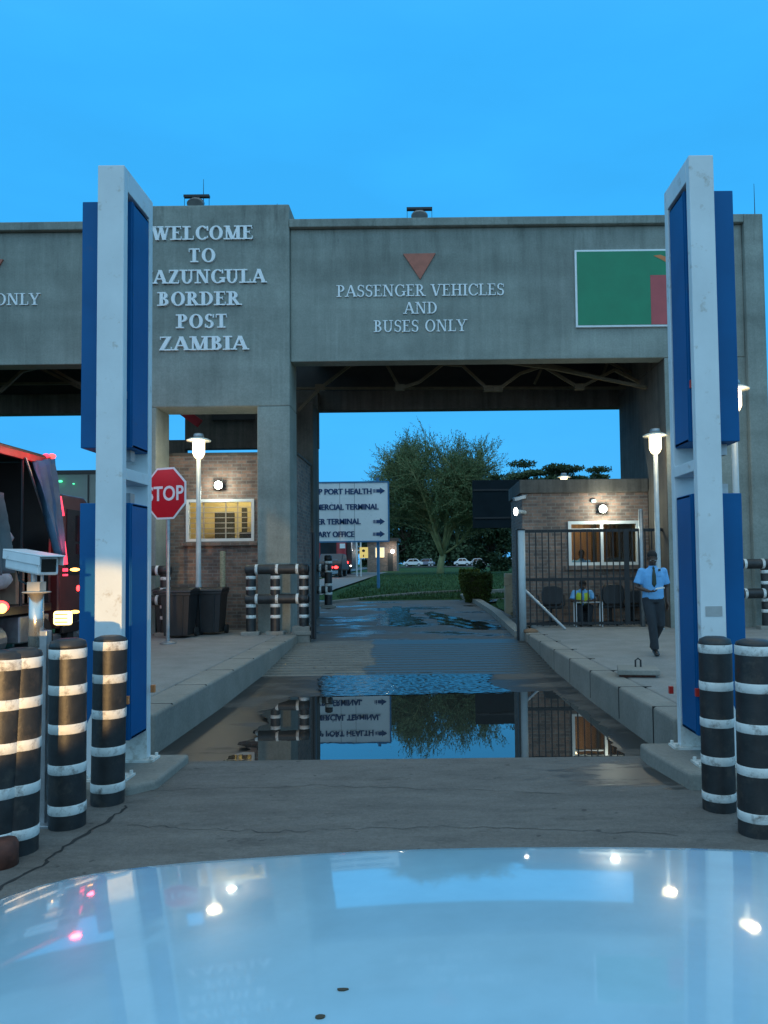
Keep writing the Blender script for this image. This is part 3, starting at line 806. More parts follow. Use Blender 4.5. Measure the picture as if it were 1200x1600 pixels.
# flag board
fl = P(897, 392, FY).x; fr = fl + 3.0; ft = P(960, 391.5, FY).z; fb = P(960, 512, FY).z
f = empty('flag_board', ((fl+fr)/2, FY-.06, fb), 'green flag board with red, black and orange stripes on the gateway beam', 'flag board')
mb = MB(); mb.box(fl, fr, FY-.06, FY-.002, fb, ft); mb.build('frame', K['letter_white'], f, bevel=.006)
mb = MB(); g_ = .045; mb.box(fl+g_, fr-g_, FY-.068, FY-.061, fb+g_, ft-g_); mb.build('green_field', K['flag_green'], f)
zs = fb + (ft-fb)*.66; sw = (P(1039, 470, FY).x - P(1015.5, 470, FY).x)*1.02; x = P(1015.5, 470, FY).x
sw = (fr-g_-x)/3
for nm, mt in (('red_stripe', 'flag_red'), ('black_stripe', 'flag_black'), ('orange_stripe', 'flag_orange')):
    mb = MB(); mb.box(x+.001, x+sw-.001, FY-.074, FY-.069, fb+g_, zs); mb.build(nm, K[mt], f); x += sw
ex = P(1015.5, 470, FY).x
mb = MB(); u = lambda a, b: (ex + a*(fr-g_-ex), zs + b*(ft-g_-zs))
mb.prism([u(.07, .80), u(.2, .83), u(.36, .70), u(.47, .58), u(.5, .72), u(.56, .60), u(.66, .72), u(.82, .84), u(.98, .80), u(.86, .62), u(.68, .44), u(.56, .30), u(.5, .16), u(.44, .30), u(.33, .50), u(.2, .66)], FY-.075, FY-.069)
mb.build('eagle', K['flag_orange'], f)

# ================================================================ KIOSKS
def wall_hole(mb, x0, x1, z0, z1, hx0, hx1, hz0, hz1, y0, y1):
    mb.box(x0, hx0, y0, y1, z0, z1); mb.box(hx1, x1, y0, y1, z0, z1)
    mb.box(hx0, hx1, y0, y1, z0, hz0); mb.box(hx0, hx1, y0, y1, hz1, z1)
K['wall_in'] = M('kiosk_interior', (.62, .50, .27), .8, var=.1)
K['desk'] = M('desk_wood', (.12, .07, .04), .5, var=.3)
K['frame_white'] = M('window_frame_white', (.62, .64, .62), .5, var=.06)
K['blind'] = M('blind_slats', (.34, .33, .28), .5)
K['glow'] = emit('fluorescent_tube', (1.0, .84, .52), 14.0)

def point(name, loc, watts, col, size=.08, parent=None):
    l = bpy.data.lights.new(name, 'POINT'); l.energy = watts; l.color = col; l.shadow_soft_size = size
    o = bpy.data.objects.new(name, l); COL.objects.link(o); o.location = loc; return o

# left kiosk, between the tower legs
LY = 18.35
kx0, kx1 = -6.55, -3.12
kz = P(330, 712, LY).z
lk = empty('brick_kiosk', ((kx0+kx1)/2, LY, ISZ), 'brown brick kiosk with a barred yellow window behind the lettered tower', 'kiosk', 'brick kiosks at the gate')
h0, h1 = P(291, 815, LY).x, P(397.5, 815, LY).x; hz0, hz1 = P(345, 846, LY).z, P(345, 780, LY).z
mb = MB(); wall_hole(mb, kx0, kx1, ISZ-.05, kz, h0, h1, hz0, hz1, LY, LY+.22)
mb.box(kx0, kx0+.2, LY+.222, 20.58, ISZ-.05, kz); mb.box(kx1-.2, kx1, LY+.222, 20.58, ISZ-.05, kz); mb.box(kx0+.2, kx1-.2, 20.38, 20.58, ISZ-.05, kz)
wl_ = mb.build('wall', K['brick'], lk)
mb = MB(); mb.box(kx0+.202, kx1-.202, 20.36, 20.378, ISZ, kz-.02); mb.box(kx0+.202, kx0+.22, LY+.23, 20.35, ISZ, kz-.02); mb.box(kx1-.22, kx1-.202, LY+.23, 20.35, ISZ, kz-.02)
mb.build('inner_lining', K['wall_in'], lk)
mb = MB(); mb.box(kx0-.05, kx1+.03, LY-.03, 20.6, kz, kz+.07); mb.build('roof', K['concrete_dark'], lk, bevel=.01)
mb = MB(); fw = .07
mb.box(h0, h1, LY-.03, LY+.10, hz0, hz0+fw); mb.box(h0, h1, LY-.03, LY+.10, hz1-fw, hz1); mb.box(h0, h0+fw, LY-.03, LY+.10, hz0+fw, hz1-fw); mb.box(h1-fw, h1, LY-.03, LY+.10, hz0+fw, hz1-fw)
win = mb.build('window', K['frame_white'], lk)
mb = MB()
for i in range(1, 7): zz = hz0+fw+(hz1-hz0-2*fw)*i/7; mb.tube([(h0+fw, LY+.02, zz), (h1-fw, LY+.02, zz)], .011, 6)
for i in (1, 2, 3): xx = h0+(h1-h0)*i/4 + (.12 if i == 2 else 0); mb.box(xx-.014, xx+.014, LY+.03, LY+.05, hz0+fw, hz1-fw)
mb.build('burglar_bars', K['blind'], win)
mb = MB(); mb.box(h0+fw, h1-fw, LY+.06, LY+.066, hz0+fw, hz1-fw); mb.build('pane', K['glass'], win)
mb = MB(); mb.box(h0-.08, h1+.08, LY-.10, LY-.001, hz0-.10, hz0-.002); mb.build('sill', K['brick'], win)
mb = MB(); mb.box(kx0+.3, kx1-.3, 19.0, 19.5, 1.05, 1.10); mb.box(kx0+.4, kx1-.4, 19.45, 19.48, .4, 1.05); mb.build('desk', K['desk'], lk)
mb = MB(); mb.box(h0+.25, h0+.75, 19.9, 20.0, 2.0, 3.3); mb.box(h0+.95, h0+1.08, 19.9, 20.0, 1.6, 3.4); mb.box(h1-.62, h1-.12, 19.4, 19.5, 2.35, 2.75); mb.box(h1-.9, h1-.45, 19.2, 19.3, 1.1, 2.45); mb.box(h0+.55, h0+1.0, 19.1, 19.3, 1.1, 2.4)
mb.build('cabinet', M('office_clutter', (.06, .055, .05), .6), lk, bevel=.01)
mb = MB(); mb.box(-5.6, -4.4, 19.5, 19.58, kz-.30, kz-.25); mb.build('ceiling_tube', K['glow'], lk)
point('kiosk_light', (-4.9, 19.4, kz-.45), 62, (1.0, .80, .42), .15)

# right kiosk, beyond the fence
RY = 19.0
rx0, rx1 = P(817, 860, RY).x, OX1
rz = P(900, 749, RY).z
rk = empty('brick_kiosk', ((rx0+rx1)/2, RY, ISZ), 'brown brick kiosk with a wide white framed window behind the black fence', 'kiosk', 'brick kiosks at the gate')
h0, h1 = P(888, 850, RY).x, P(999, 850, RY).x; hz0, hz1 = P(945, 883, RY).z, P(945, 814, RY).z
rxe = OX1-.02
mb = MB(); wall_hole(mb, rx0, rxe, ISZ-.05, rz-.34, h0, h1, hz0, hz1, RY, RY+.22)
mb.box(rx0, rx0+.2, RY+.222, 21.5, ISZ-.05, rz-.34); mb.box(rx0+.2, rxe, 21.3, 21.5, ISZ-.05, rz-.34)
mb.build('wall', K['brick'], rk)
mb = MB(); mb.box(rx0+.21, rxe-.01, 21.27, 21.29, ISZ, rz-.36); mb.box(rx0+.202, rx0+.22, RY+.23, 21.26, ISZ, rz-.36)
K['wall_in2'] = M('kiosk_panelling', (.30, .17, .085), .6, var=.35, sc=2, stretch=(6, 1, .3)); mb.build('inner_lining', K['wall_in2'], rk)
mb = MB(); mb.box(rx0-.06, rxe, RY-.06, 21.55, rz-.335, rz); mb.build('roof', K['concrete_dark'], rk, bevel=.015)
mb = MB(); fw = .075
mb.box(h0, h1, RY-.03, RY+.10, hz0, hz0+fw); mb.box(h0, h1, RY-.03, RY+.10, hz1-fw, hz1); mb.box(h0, h0+fw, RY-.03, RY+.10, hz0+fw, hz1-fw); mb.box(h1-fw, h1, RY-.03, RY+.10, hz0+fw, hz1-fw)
xm = P(940.5, 850, RY).x; mb.box(xm-.035, xm+.035, RY-.028, RY+.09, hz0+fw, hz1-fw)
tr = P(900, 826, RY).z; mb.box(h0+fw, xm-.035, RY-.026, RY+.08, tr-.03, tr)
win = mb.build('window', K['frame_white'], rk)
mb = MB(); mb.box(h0+fw, h1-fw, RY+.04, RY+.046, hz0+fw, hz1-fw); mb.build('pane', K['glass'], win)
mb = MB(); mb.box(h0-.1, h1+.1, RY-.12, RY-.001, hz0-.10, hz0-.002); mb.build('sill', K['brick'], win)
mb = MB(); mb.box(rx0+.4, rxe-.1, 19.6, 20.1, 1.0, 1.06); mb.build('desk', K['desk'], rk)
mb = MB(); mb.box(P(965, 850, 20.6).x, P(988, 850, 20.6).x, 20.6, 20.9, ISZ, 3.2); mb.box(P(924, 850, 20.9).x, P(930, 850, 20.9).x, 20.7, 20.9, ISZ, 3.2); mb.box(P(950, 850, 20.9).x, P(953, 850, 20.9).x, 20.7, 20.9, ISZ, 3.2); mb.box(P(946, 872, 20.0).x, P(985, 872, 20.0).x, 19.7, 20.0, 1.07, 2.0)
mb.build('cabinet', bpy.data.materials['office_clutter'], rk, bevel=.01)
mb = MB(); mb.box(3.3, 4.6, 20.3, 20.38, rz-.62, rz-.58); mb.build('ceiling_tube', K['glow'], rk)
point('kiosk_light', (3.7, 20.3, rz-.8), 16, (1.0, .66, .32), .15)

def wall_flood(k, px, py, Y, watts, name='floodlight'):
    p = P(px, py, Y); mb = MB()
    mb.box(p.x-.10, p.x+.10, Y-.16, Y-.06, p.z-.09, p.z+.09); mb.box(p.x-.03, p.x+.03, Y-.06, Y-.001, p.z-.04, p.z+.04)
    o = mb.build(name, K['dark_steel'], k, bevel=.01)
    mb = MB(); mb.ball((p.x, Y-.165, p.z), .095, .03, .095, 16, 8); mb.build('lens', K['flood'], o, smooth=True)
    point('flood_glow', (p.x, Y-.34, p.z-.02), watts, (.95, 1.0, .84), .07)
wall_flood(lk, 344, 759, LY, 22)
wall_flood(rk, 940, 796, RY, 36)
# corner lights and camera on the right kiosk
mb = MB(); p = P(805, 801, RY); mb.tube([(p.x+.24, RY+.02, p.z), (p.x+.10, RY-.3, p.z), (p.x-.02, RY-.38, p.z)], .05, 12); o = mb.build('corner_light', K['galv_dull'], rk)
mb = MB(); mb.ball((p.x-.03, RY-.39, p.z), .055, .05, .10); mb.build('lens', K['white_lamp'], o)
mb = MB(); p = P(812, 778, RY); mb.bar((p.x-.18, RY-.25, p.z-.06), (p.x+.12, RY-.12, p.z+.02), .10, .09); mb.bar((p.x+.12, RY-.12, p.z+.02), (p.x+.18, RY+.02, p.z+.08), .04, .04); mb.build('wall_camera', K['galv'], rk, bevel=.01)
mb = MB(); p = P(927, 783, RY); mb.box(p.x-.06, p.x+.06, RY-.05, RY-.001, p.z-.04, p.z+.04); mb.build('junction_box', K['galv_dull'], rk, bevel=.01)
mb = MB(); p = P(1023.5, 793, RY-.05); mb.box(p.x-.03, p.x+.03, RY-.06, RY-.001, p.z-.1, p.z+.1); mb.build('wall_light', K['white_lamp'], rk)

# back of a large dark sign board standing beyond the kiosk
bsy = 38.0
bs = empty('sign_board', (P(770, 800, bsy).x, bsy, zg(bsy)), 'blank dark back of a large sign board rising left of the right kiosk', 'sign')
sx0 = P(738.5, 790, bsy).x; bz0, bz1 = P(770, 825, bsy).z, P(770, 750, bsy).z
mb = MB(); mb.box(sx0, sx0+4.6, bsy, bsy+.10, bz0, bz1); mb.build('board', M('dark_sign_back', (.008, .014, .018), .7, var=.2, sc=1.5, spec=.1), bs, bevel=.01)
mb = MB(); 
for zz in (bz0+.5, bz1-.5): mb.box(sx0+.05, sx0+4.55, bsy-.05, bsy-.003, zz-.04, zz+.04)
mb.build('stiffener', K['dark_steel'], bs)
for xx in (sx0+2.6, sx0+4.0):
    mb = MB(); mb.tube([(xx, bsy-.12, zg(bsy)-.1), (xx, bsy-.12, bz1-.1)], .07, 10); mb.build('post', K['dark_steel'], bs)

# ================================================================ SIGN FRAMES (white posts with blue boxes)
K['reflector'] = M('red_reflector', (.5, .03, .02), .3)
K['reflector_amber'] = M('amber_reflector', (.75, .25, .08), .3)
def sign_frame(side, zbase, label):
    F0, F1, B0, B1 = 6.62, 6.71, 7.24, 7.33
    if side < 0:
        xin, xout = P(190.5, 880, F0).x, P(148, 880, F0).x; bx_in, bx_out = P(203.5, 880, 6.82).x, P(124, 880, 6.82).x
        pt, pb1, pb2, pb3, pb4, pr1, pr2, xt = 258, 315, 700, 786, 1158, 732, 750, 150
    else:
        xin, xout = P(1093, 880, F0).x, P(1132.5, 880, F0).x; bx_in, bx_out = P(1083.5, 880, 6.82).x, P(1162, 880, 6.82).x
        pt, pb1, pb2, pb3, pb4, pr1, pr2, xt = 242, 298, 690, 771, 1150, 718, 736, 1100
    zT = P(xt, pt, F0).z
    r = empty('sign_pylon', ((xin+xout)/2, 6.6, zbase), label, 'sign frame', 'sign frames beside the lane')
    a, b = min(xin, xout), max(xin, xout)
    mb = MB(); mb.box(a, b, F0, F1, zbase+.02, zT); mb.build('post', K['white_frame'], r, bevel=.008)
    mb = MB(); mb.box(a, b, B0, B1, zbase+.02, zT); mb.build('post', K['white_frame'], r, bevel=.008)
    mb = MB(); mb.box(a, b, F1+.001, B0-.001, zT-.20, zT-.002); mb.build('top_beam', K['white_frame'], r, bevel=.006)
    mb = MB(); mb.box(a, b, F1+.001, B0-.001, P(xt, pr2, F1).z, P(xt, pr1, F1).z); mb.build('cross_rail', K['white_frame'], r, bevel=.006)
    # flared feet
    o_ = -1 if side < 0 else 1
    for y0, y1 in ((F0+.02, F1-.02), (B0+.02, B1-.02)):
        mb = MB(); xo = xout
        mb.prism([(xo, zbase+.02), (xo+o_*.10, zbase+.02), (xo+o_*.085, zbase+.42), (xo, zbase+.62)], y0, y1); mb.build('foot_gusset', K['white_frame'], r)
        mb = MB(); mb.box(a-.07, b+.07, y0-.08, y1+.08, zbase, zbase+.02)
        for bx_ in (a-.045, b+.045):
            for by_ in (y0-.05, y1+.05): mb.tube([(bx_, by_, zbase+.02), (bx_, by_, zbase+.05)], .016, 6)
        mb.build('base_plate', K['white_foot'], r)
    mb = MB(); mb.box(a+.003, b-.003, B0-.004, B1+.004, zbase+.021, zbase+.30); mb.build('scuffed_foot', K['white_foot'], r)
    ba, bb = min(bx_in, bx_out), max(bx_in, bx_out)
    for q0, q1 in ((pb1, pb2), (pb3, pb4)):
        z1, z0 = P(xt, q0, 6.82).z, P(xt, q1, 6.82).z
        mb = MB(); mb.box(ba, bb, 6.82, 7.235, z0, z1); lb = mb.build('light_box', K['blue'], r, bevel=.007)
        xi = bx_in + (.004 if side < 0 else -.004); xj = bx_in + (.0005 if side < 0 else -.0005)
        mb = MB(); mb.box(xj, xi, 6.85, 7.205, z0+.03, z1-.03); mb.build('face_panel', K['blue_panel'], lb)
        xi2 = xi + (.004 if side < 0 else -.004)
        mb = MB()
        for (ya, yb, za, zb) in ((6.832, 6.849, z0+.012, z1-.012), (7.206, 6.85, z0+.012, z1-.012), (6.8495, 7.2055, z0+.012, z0+.027), (6.8495, 7.2055, z1-.027, z1-.012)): mb.box(xj, xi2, ya, yb, za, zb)
        mb.build('edge_trim', K['blue'], lb)
        # mounting brackets between box and rail
        zm = z0-.03 if q0 == pb1 else z1+.03
        for u0, u1 in ((ba+.12, ba+.17), (bb-.12, bb-.06)):
            mb = MB(); mb.box(u0, u1, 6.97, 7.07, zm-.07, zm+.07); mb.build('bracket', K['galv'], lb)
    # reflectors
    refs = ((720*0+239, 1076, B0, 'reflector_amber'), (198, 1094, 6.80, 'reflector_amber'), (194, 617, F1+.02, 'galv')) if side < 0 else ((1048.5, 1078, B0, 'reflector'), (1090, 1082, 6.80, 'reflector'), (1081.5, 600, 6.80, 'reflector'))
    for px, py, Y, mt in refs:
        p = P(px, py, Y); mb = MB(); mb.box(p.x-.02, p.x+.02, Y-.015, Y+.02, p.z-.035, p.z+.035); mb.build('reflector', K[mt], r, bevel=.004)
    if side > 0:
        p0, p1 = P(1102.5, 963, F0), P(1128, 947, F0); mb = MB(); mb.box(p0.x, p1.x, F0-.006, F0-.001, p0.z, p1.z); mb.build('notice_plate', K['grey_plate'], r)
        p0, p1 = P(1150, 880, 6.80), P(1155, 900, 6.80)
    return r
sign_frame(-1, .09, 'tall white steel frame holding blank blue boxes beside the STOP sign')
sign_frame(1, .15, 'tall white steel frame holding blank blue boxes, with a grey notice plate')
def plinth(poly, z1, label):
    mb = MB(); mb.slab(poly, -.05, z1); o = mb.build('plinth', K['kerb'], bevel=.03, seg=3); tag(o, label, 'plinth', 'concrete plinths under the sign frames')
plinth([(-3.5, 6.42), (-2.50, 6.42), (-2.32, 6.62), (-2.32, 7.50), (-3.5, 7.50)], .09, 'low concrete plinth under the white frame near the STOP sign')
plinth([(2.14, 6.40), (3.2, 6.40), (3.2, 7.48), (2.02, 7.48), (2.02, 7.2)], .15, 'low concrete plinth under the white frame with the grey notice plate')

# ================================================================ BOLLARDS
def banded_column(mb, x, y, z0, h, r, bands, lean=(0, 0), n=28):
    # alternate black and white rings, slot 0 black, slot 1 white
    zs = [(z0, 0)]; edges = sorted(bands)
    def pt(z): return (x+lean[0]*(z-z0), y+lean[1]*(z-z0), z)
    cur = z0
    for a, b in edges:
        mb.mi = 0; mb.tube([pt(cur), pt(a)], r, n, cap=False)
        mb.mi = 1; mb.tube([pt(a), pt(a+.004), pt(b-.004), pt(b)], [r, r+.003, r+.003, r], n, cap=False)
        cur = b
    mb.mi = 0; mb.tube([pt(cur), pt(z0+h-.05), pt(z0+h-.02), pt(z0+h-.002), pt(z0+h)], [r, r, r*.93, r*.6, .002], n)
BANDS = [(.095, .165), (.385, .455), (.675, .745), (.955, 1.025), (1.215, 1.285)]
def bollard(px, py, h, r, label, lean=(0, 0), dz=0, bands=BANDS):
    p = G(px, py, .012); mb = MB()
    banded_column(mb, p.x, p.y, .012-.02, h+.02, r, [(a+dz+.02, b+dz+.02) for a, b in bands], lean)
    o = mb.build('bollard', [K['black_paint'], K['white_band']], smooth=True, origin=(p.x, p.y, .012))
    tag(o, label, 'bollard', 'black bollards with white bands'); return o
bollard(-7, 1338, 1.345, .128, 'black and white banded bollard leaning left, cut off by the left edge of the photo', lean=(.035, 0))
bollard(27, 1330, 1.35, .128, 'black and white banded bollard between the leaning bollard and the camera pole', lean=(.012, 0))
bollard(105, 1290, 1.365, .128, 'black and white banded bollard just right of the camera pole', lean=(-.004, 0))
bollard(168, 1254, 1.335, .128, 'black and white banded bollard with chipped top band before the left white frame', lean=(.012, 0))
bollard(1124, 1264, 1.305, .122, 'black and white banded bollard in front of the right white frame', dz=-.06, bands=[(.13, .19), (.40, .465), (.68, .745), (.955, 1.02), (1.235, 1.30)])
bollard(1184, 1302, 1.335, .128, 'black and white banded bollard with a rusty foot, cut off by the right edge', lean=(.01, 0), bands=[(.09, .155), (.40, .465), (.69, .755), (.965, 1.03), (1.22, 1.285)])
p = G(2, 1352, .012); mb = MB(); mb.lathe((p.x, p.y, .0), [(.10, 0), (.10, .14), (.085, .17), (.0, .18)], 20); o = mb.build('steel_stub', K['rust'], smooth=True)
tag(o, 'rusty brown steel stub at the foot of the leaning bollard', 'steel stub')

# ================================================================ GUARD RAILS OF BANDED PIPE
def pipe(mb, a, b, r, bands, n=18):       # bands in metres along the pipe
    a = Vector(a); b = Vector(b); L = (b-a).length; t = (b-a)/L; cur = 0
    for s, e in sorted(bands):
        mb.mi = 0; mb.tube([a+t*cur, a+t*s], r, n, cap=False)
        mb.mi = 1; mb.tube([a+t*s, a+t*(s+.004), a+t*(e-.004), a+t*e], [r, r+.004, r+.004, r], n, cap=False); cur = e
    mb.mi = 0; mb.tube([a+t*cur, b], r, n, cap=True)
    mb.tube([a-t*.04, a-t*.025, a], [r*.45, r*.85, r], n); mb.tube([b, b+t*.025, b+t*.04], [r, r*.85, r*.45], n)
def guard_rail(x0, x1, y, zb, posts, label, z_rails=(.78, 1.43), r=.11, yend=None):
    root = empty('guard_rail', ((x0+x1)/2, y, zb), label, 'guard rail', 'black and white pipe guard rails')
    for z in z_rails:
        n = max(2, int((x1-x0)/.36)); mb = MB()
        pipe(mb, (x0, y-.02, zb+z), (x1, y-.02, zb+z), r, [((x1-x0)*(i+.5)/n-.03, (x1-x0)*(i+.5)/n+.03) for i in range(n)])
        mb.build('rail', [K['black_paint'], K['white_band']], root, smooth=True)
    for px in posts:
        mb = MB(); pipe(mb, (px, y+.01, zb), (px, y+.01, zb+1.42), r*.98, [(.36, .43), (.60, .67), (.98, 1.05), (1.22, 1.29)])
        mb.build('post', [K['black_paint'], K['white_band']], root, smooth=True)
        mb = MB(); mb.box(px-.2, px+.2, y-.13, y+.16, zb-.02, zb+.075); mb.build('footing', K['kerb'], root, bevel=.02)
    return root
gy = 16.95
X = lambda px, Y, py=930: P(px, py, Y).x
guard_rail(X(386, gy), X(481, gy), gy, ISZ, [X(392, gy), X(430, gy), X(475, gy)], 'banded pipe guard rail around the pier left of the passenger lane')
guard_rail(X(190, gy), X(266, gy), gy, ISZ, [X(200, gy), X(258, gy)], 'banded pipe guard rail behind the STOP sign post')
yr = 21.3
guard_rail(X(496, yr), X(516, yr), yr, zg(yr)+.28, [X(513, yr)], 'short banded pipe guard rail at the far inner corner of the left pier', z_rails=(.5, 1.1), r=.11)
guard_rail(X(1150, gy), X(1262, gy), gy, ISZ, [X(1198, gy), X(1255, gy)], 'banded pipe guard rail at the right end pier')

# ================================================================ STOP SIGN
SYD = 15.2
sc = P(258.5, 771, SYD); rr = 40.5*SYD/FPX
st_ = empty('stop_sign', (P(260, 1000, SYD).x, SYD, ISZ), 'red octagonal STOP sign on a thin grey post', 'sign')
def octo(r, cx, cz): return [(cx+r/cos(pi/8)*cos(pi/8+k*pi/4), cz+r/cos(pi/8)*sin(pi/8+k*pi/4)) for k in range(8)]
mb = MB(); mb.prism(octo(rr, sc.x, sc.z), SYD-.012, SYD); mb.build('plate', K['sign_white'], st_)
mb = MB(); mb.prism(octo(rr*.925, sc.x, sc.z), SYD-.016, SYD-.0125); mb.build('red_face', K['stop_red'], st_)
mb = MB(); sans_line(mb, 'STOP', P(222, 770, SYD).x, P(295, 770, SYD).x, P(258, 771, SYD).z, 23.5*SYD/FPX, SYD-.014, bold=.018, depth=.006); mb.build('lettering', K['sign_white'], st_)
mb = MB(); xp = P(260.5, 900, SYD).x; mb.tube([(xp, SYD+.04, ISZ), (xp, SYD+.04, sc.z+rr*.8)], .038, 12); mb.build('post', K['galv'], st_, smooth=False)
mb = MB(); mb.lathe((xp, SYD+.04, ISZ), [(.16, 0), (.16, .02), (.05, .05)], 14); mb.build('base_plate', K['galv'], st_)

st_.rotation_euler.z = radians(-23)

# ================================================================ WHEELIE BINS
def bin_(x, y, label):
    r = empty('wheelie_bin', (x, y, ISZ), label, 'bin', 'black bins under the lettered tower')
    mb = MB(); z = ISZ
    a, b = .25, .31
    v = [(x-a, y-a, z+.05), (x+a, y-a, z+.05), (x+a, y+a, z+.05), (x-a, y+a, z+.05), (x-b, y-b, z+.96), (x+b, y-b, z+.96), (x+b, y+b, z+.96), (x-b, y+b, z+.96)]
    mb.add(v, [(3,2,1,0),(4,5,6,7),(0,1,5,4),(1,2,6,5),(2,3,7,6),(3,0,4,7)])
    for sx in (-.5, .5): mb.bar((x+sx*a*1.1, y-a-.012, z+.08), (x+sx*b*1.1, y-b-.012, z+.9), .03, .02)
    mb.box(x-b-.02, x+b+.02, y-b-.02, y+b+.02, z+.90, z+.965)
    mb.build('body', K['black_plastic'], r, bevel=.02)
    mb = MB(); mb.xprism([(y-b-.05, z+.97), (y-b-.03, z+1.01), (y, z+1.05), (y+b, z+1.03), (y+b, z+.97)], x-b-.035, x+b+.035); mb.tube([(x-b, y+b+.05, z+.98), (x+b, y+b+.05, z+.98)], .02, 8); mb.build('lid', K['black_plastic'], r, bevel=.015)
    for sx in (-1, 1):
        mb = MB(); mb.tube([(x+sx*.27, y+.22, z+.10), (x+sx*.33, y+.22, z+.10)], .10, 16); mb.build('wheel', K['tyre'], r)
p = G(306, 988, ISZ); bin_(p.x, 16.55, 'black wheelie bin with pale lid edge in front of the lamp pole')
bin_(P(268, 950, 17.25).x, 17.3, 'black bin behind the STOP sign post, left of the lamp pole')
bin_(P(329, 950, 17.25).x, 17.25, 'black bin between the lamp pole and the pale rope-wrapped pipe')
mb = MB(); p = P(348, 972, 17.8); q = P(348, 861, 17.8); mb.tube([(p.x, p.y, ISZ), (q.x, q.y, q.z)], .062, 14)
for i in range(34): 
    zz = p.z + (q.z-p.z)*i/34; mb.tube([(p.x, p.y, zz), (p.x, p.y, zz+.02)], .068, 14)
o = mb.build('wrapped_pipe', M('pale_rope', (.42, .35, .22), .8, var=.35, sc=30, bmp=.5, bsc=50)); tag(o, 'pale rope-wrapped pipe standing against the left brick kiosk', 'pipe')

# ================================================================ LAMP POSTS
def lamp_post(px, py_hat, Y, zb, label, watts):
    p = P(px, py_hat, Y); x, z = p.x, p.z
    r = empty('lamp_post', (x, Y, zb), label, 'lamp post', 'lamp posts with flat round hats')
    mb = MB(); mb.lathe((x, Y, 0), [(.11, zb), (.11, zb+.02), (.085, zb+.03), (.08, zb+1.0), (.06, zb+1.15), (.05, z-.42)], 14); mb.build('pole', K['galv_dull'], r, smooth=True)
    mb = MB(); mb.lathe((x, Y, z), [(.06, -.42), (.10, -.38), (.135, -.30), (.135, -.04), (.10, -.02)], 18); mb.build('lantern', K['lamp_body'], r, smooth=True)
    mb = MB(); mb.lathe((x, Y, z), [(.27, -.02), (.275, 0), (.20, .035), (.10, .05)], 24); mb.build('hat', K['lamp_hat'], r, smooth=True)
    mb = MB(); mb.lathe((x, Y, z), [(.10, .05), (.12, .10), (.10, .15), (.0, .17)], 16); mb.build('cap', K['galv'], r, smooth=True)
    point('lamp_glow', (x, Y-.30, z-.25), watts, (1.0, .80, .50), .1); return r
lamp_post(310.5, 688, 17.35, ISZ, 'lit lamp post behind the wheelie bin in front of the left kiosk', 22)
lamp_post(1023.5, 680.5, 17.2, ISZ, 'lit lamp post rising behind the walking man', 22)
lamp_post(1145.5, 608, 13.3, ISZ, 'lit lamp post half hidden by the right white frame', 16)
# lamp seen over the roof of the right kiosk
lamp_post(881, 745.5, 30, zg(30), 'small lit lamp showing just above the right kiosk roof', 20)

# ================================================================ CCTV CAMERA ON A POLE
CY = 5.75
cp = P(61, 1000, CY)
cc = empty('security_camera', (cp.x, CY, .012), 'white box security camera with sun hood on a grey pole among the left bollards', 'security camera')
zt_ = P(58, 962, CY).z
mb = MB(); x0, x1 = P(61, 1100, CY).x, P(75, 1100, CY).x; mb.box(x0, x1, CY-.03, CY+.05, .012, P(60, 985, CY).z); mb.box(x0-.1, x1+.1, CY-.1, CY+.12, .0, .03); mb.build('pole', K['galv'], cc, bevel=.006)
xm = P(57, 930, CY).x
mb = MB(); mb.tube([(xm, CY, P(60, 986, CY).z-.12), (xm, CY, P(58, 925, CY).z)], .052, 18); mb.build('upper_tube', M('bright_tube', (.62, .60, .55), .22, .85, var=.05), cc, smooth=True)
mb = MB(); mb.lathe((xm, CY, P(58, 926, CY).z), [(.05, -.01), (.10, 0), (.10, .008), (.05, .012)], 18); mb.box(xm-.048, xm+.048, CY-.05, CY+.05, P(58, 925, CY).z, P(58, 909, CY).z); mb.build('bracket', M('beige_box', (.42, .38, .32), .6, dirt=.2), cc, bevel=.006)
mb = MB(); zc_ = P(58, 900, CY).z; mb.tube([(xm-.02, CY, P(58, 909, CY).z), (xm-.02, CY, zc_+.02)], .02, 10); mb.tube([(xm+.04, CY, P(58, 909, CY).z), (xm+.04, CY, zc_+.01)], .012, 10); mb.build('arm', K['galv'], cc)
# housing points to the right and toward the road
A = P(76, 883, CY-.14); Bk = P(24, 873, CY+.26)
dv = (A-Bk); L = dv.length; dv.normalize(); rt = dv.cross(Vector((0, 0, 1))).normalized(); up = rt.cross(dv)
def hb(mb, s0, s1, r0, r1, u0, u1):
    v = [Bk + dv*s + rt*r_ + up*u_ for s in (s0, s1) for r_, u_ in ((r0, u0), (r1, u0), (r1, u1), (r0, u1))]
    mb.add(v, [(3,2,1,0),(4,5,6,7),(0,1,5,4),(1,2,6,5),(2,3,7,6),(3,0,4,7)])
K['cam_white'] = M('camera_housing_white', (.72, .74, .74), .35, var=.06, sc=5, dirt=.08, dirtcol=(.4,.38,.33))
mb = MB(); hb(mb, 0, L, -.075, .075, -.075, .06); mb.build('housing', K['cam_white'], cc, bevel=.015)
mb = MB(); hb(mb, -.02, L+.07, -.088, .088, .064, .076); hb(mb, -.02, L+.05, -.088, -.080, .0, .0635); hb(mb, -.02, L+.05, .080, .088, .0, .0635); mb.build('sun_hood', K['cam_white'], cc, bevel=.004)
mb = MB(); hb(mb, L+.001, L+.006, -.052, .052, -.05, .045); mb.build('lens_window', M('dark_lens', (.015, .014, .013), .08), cc)
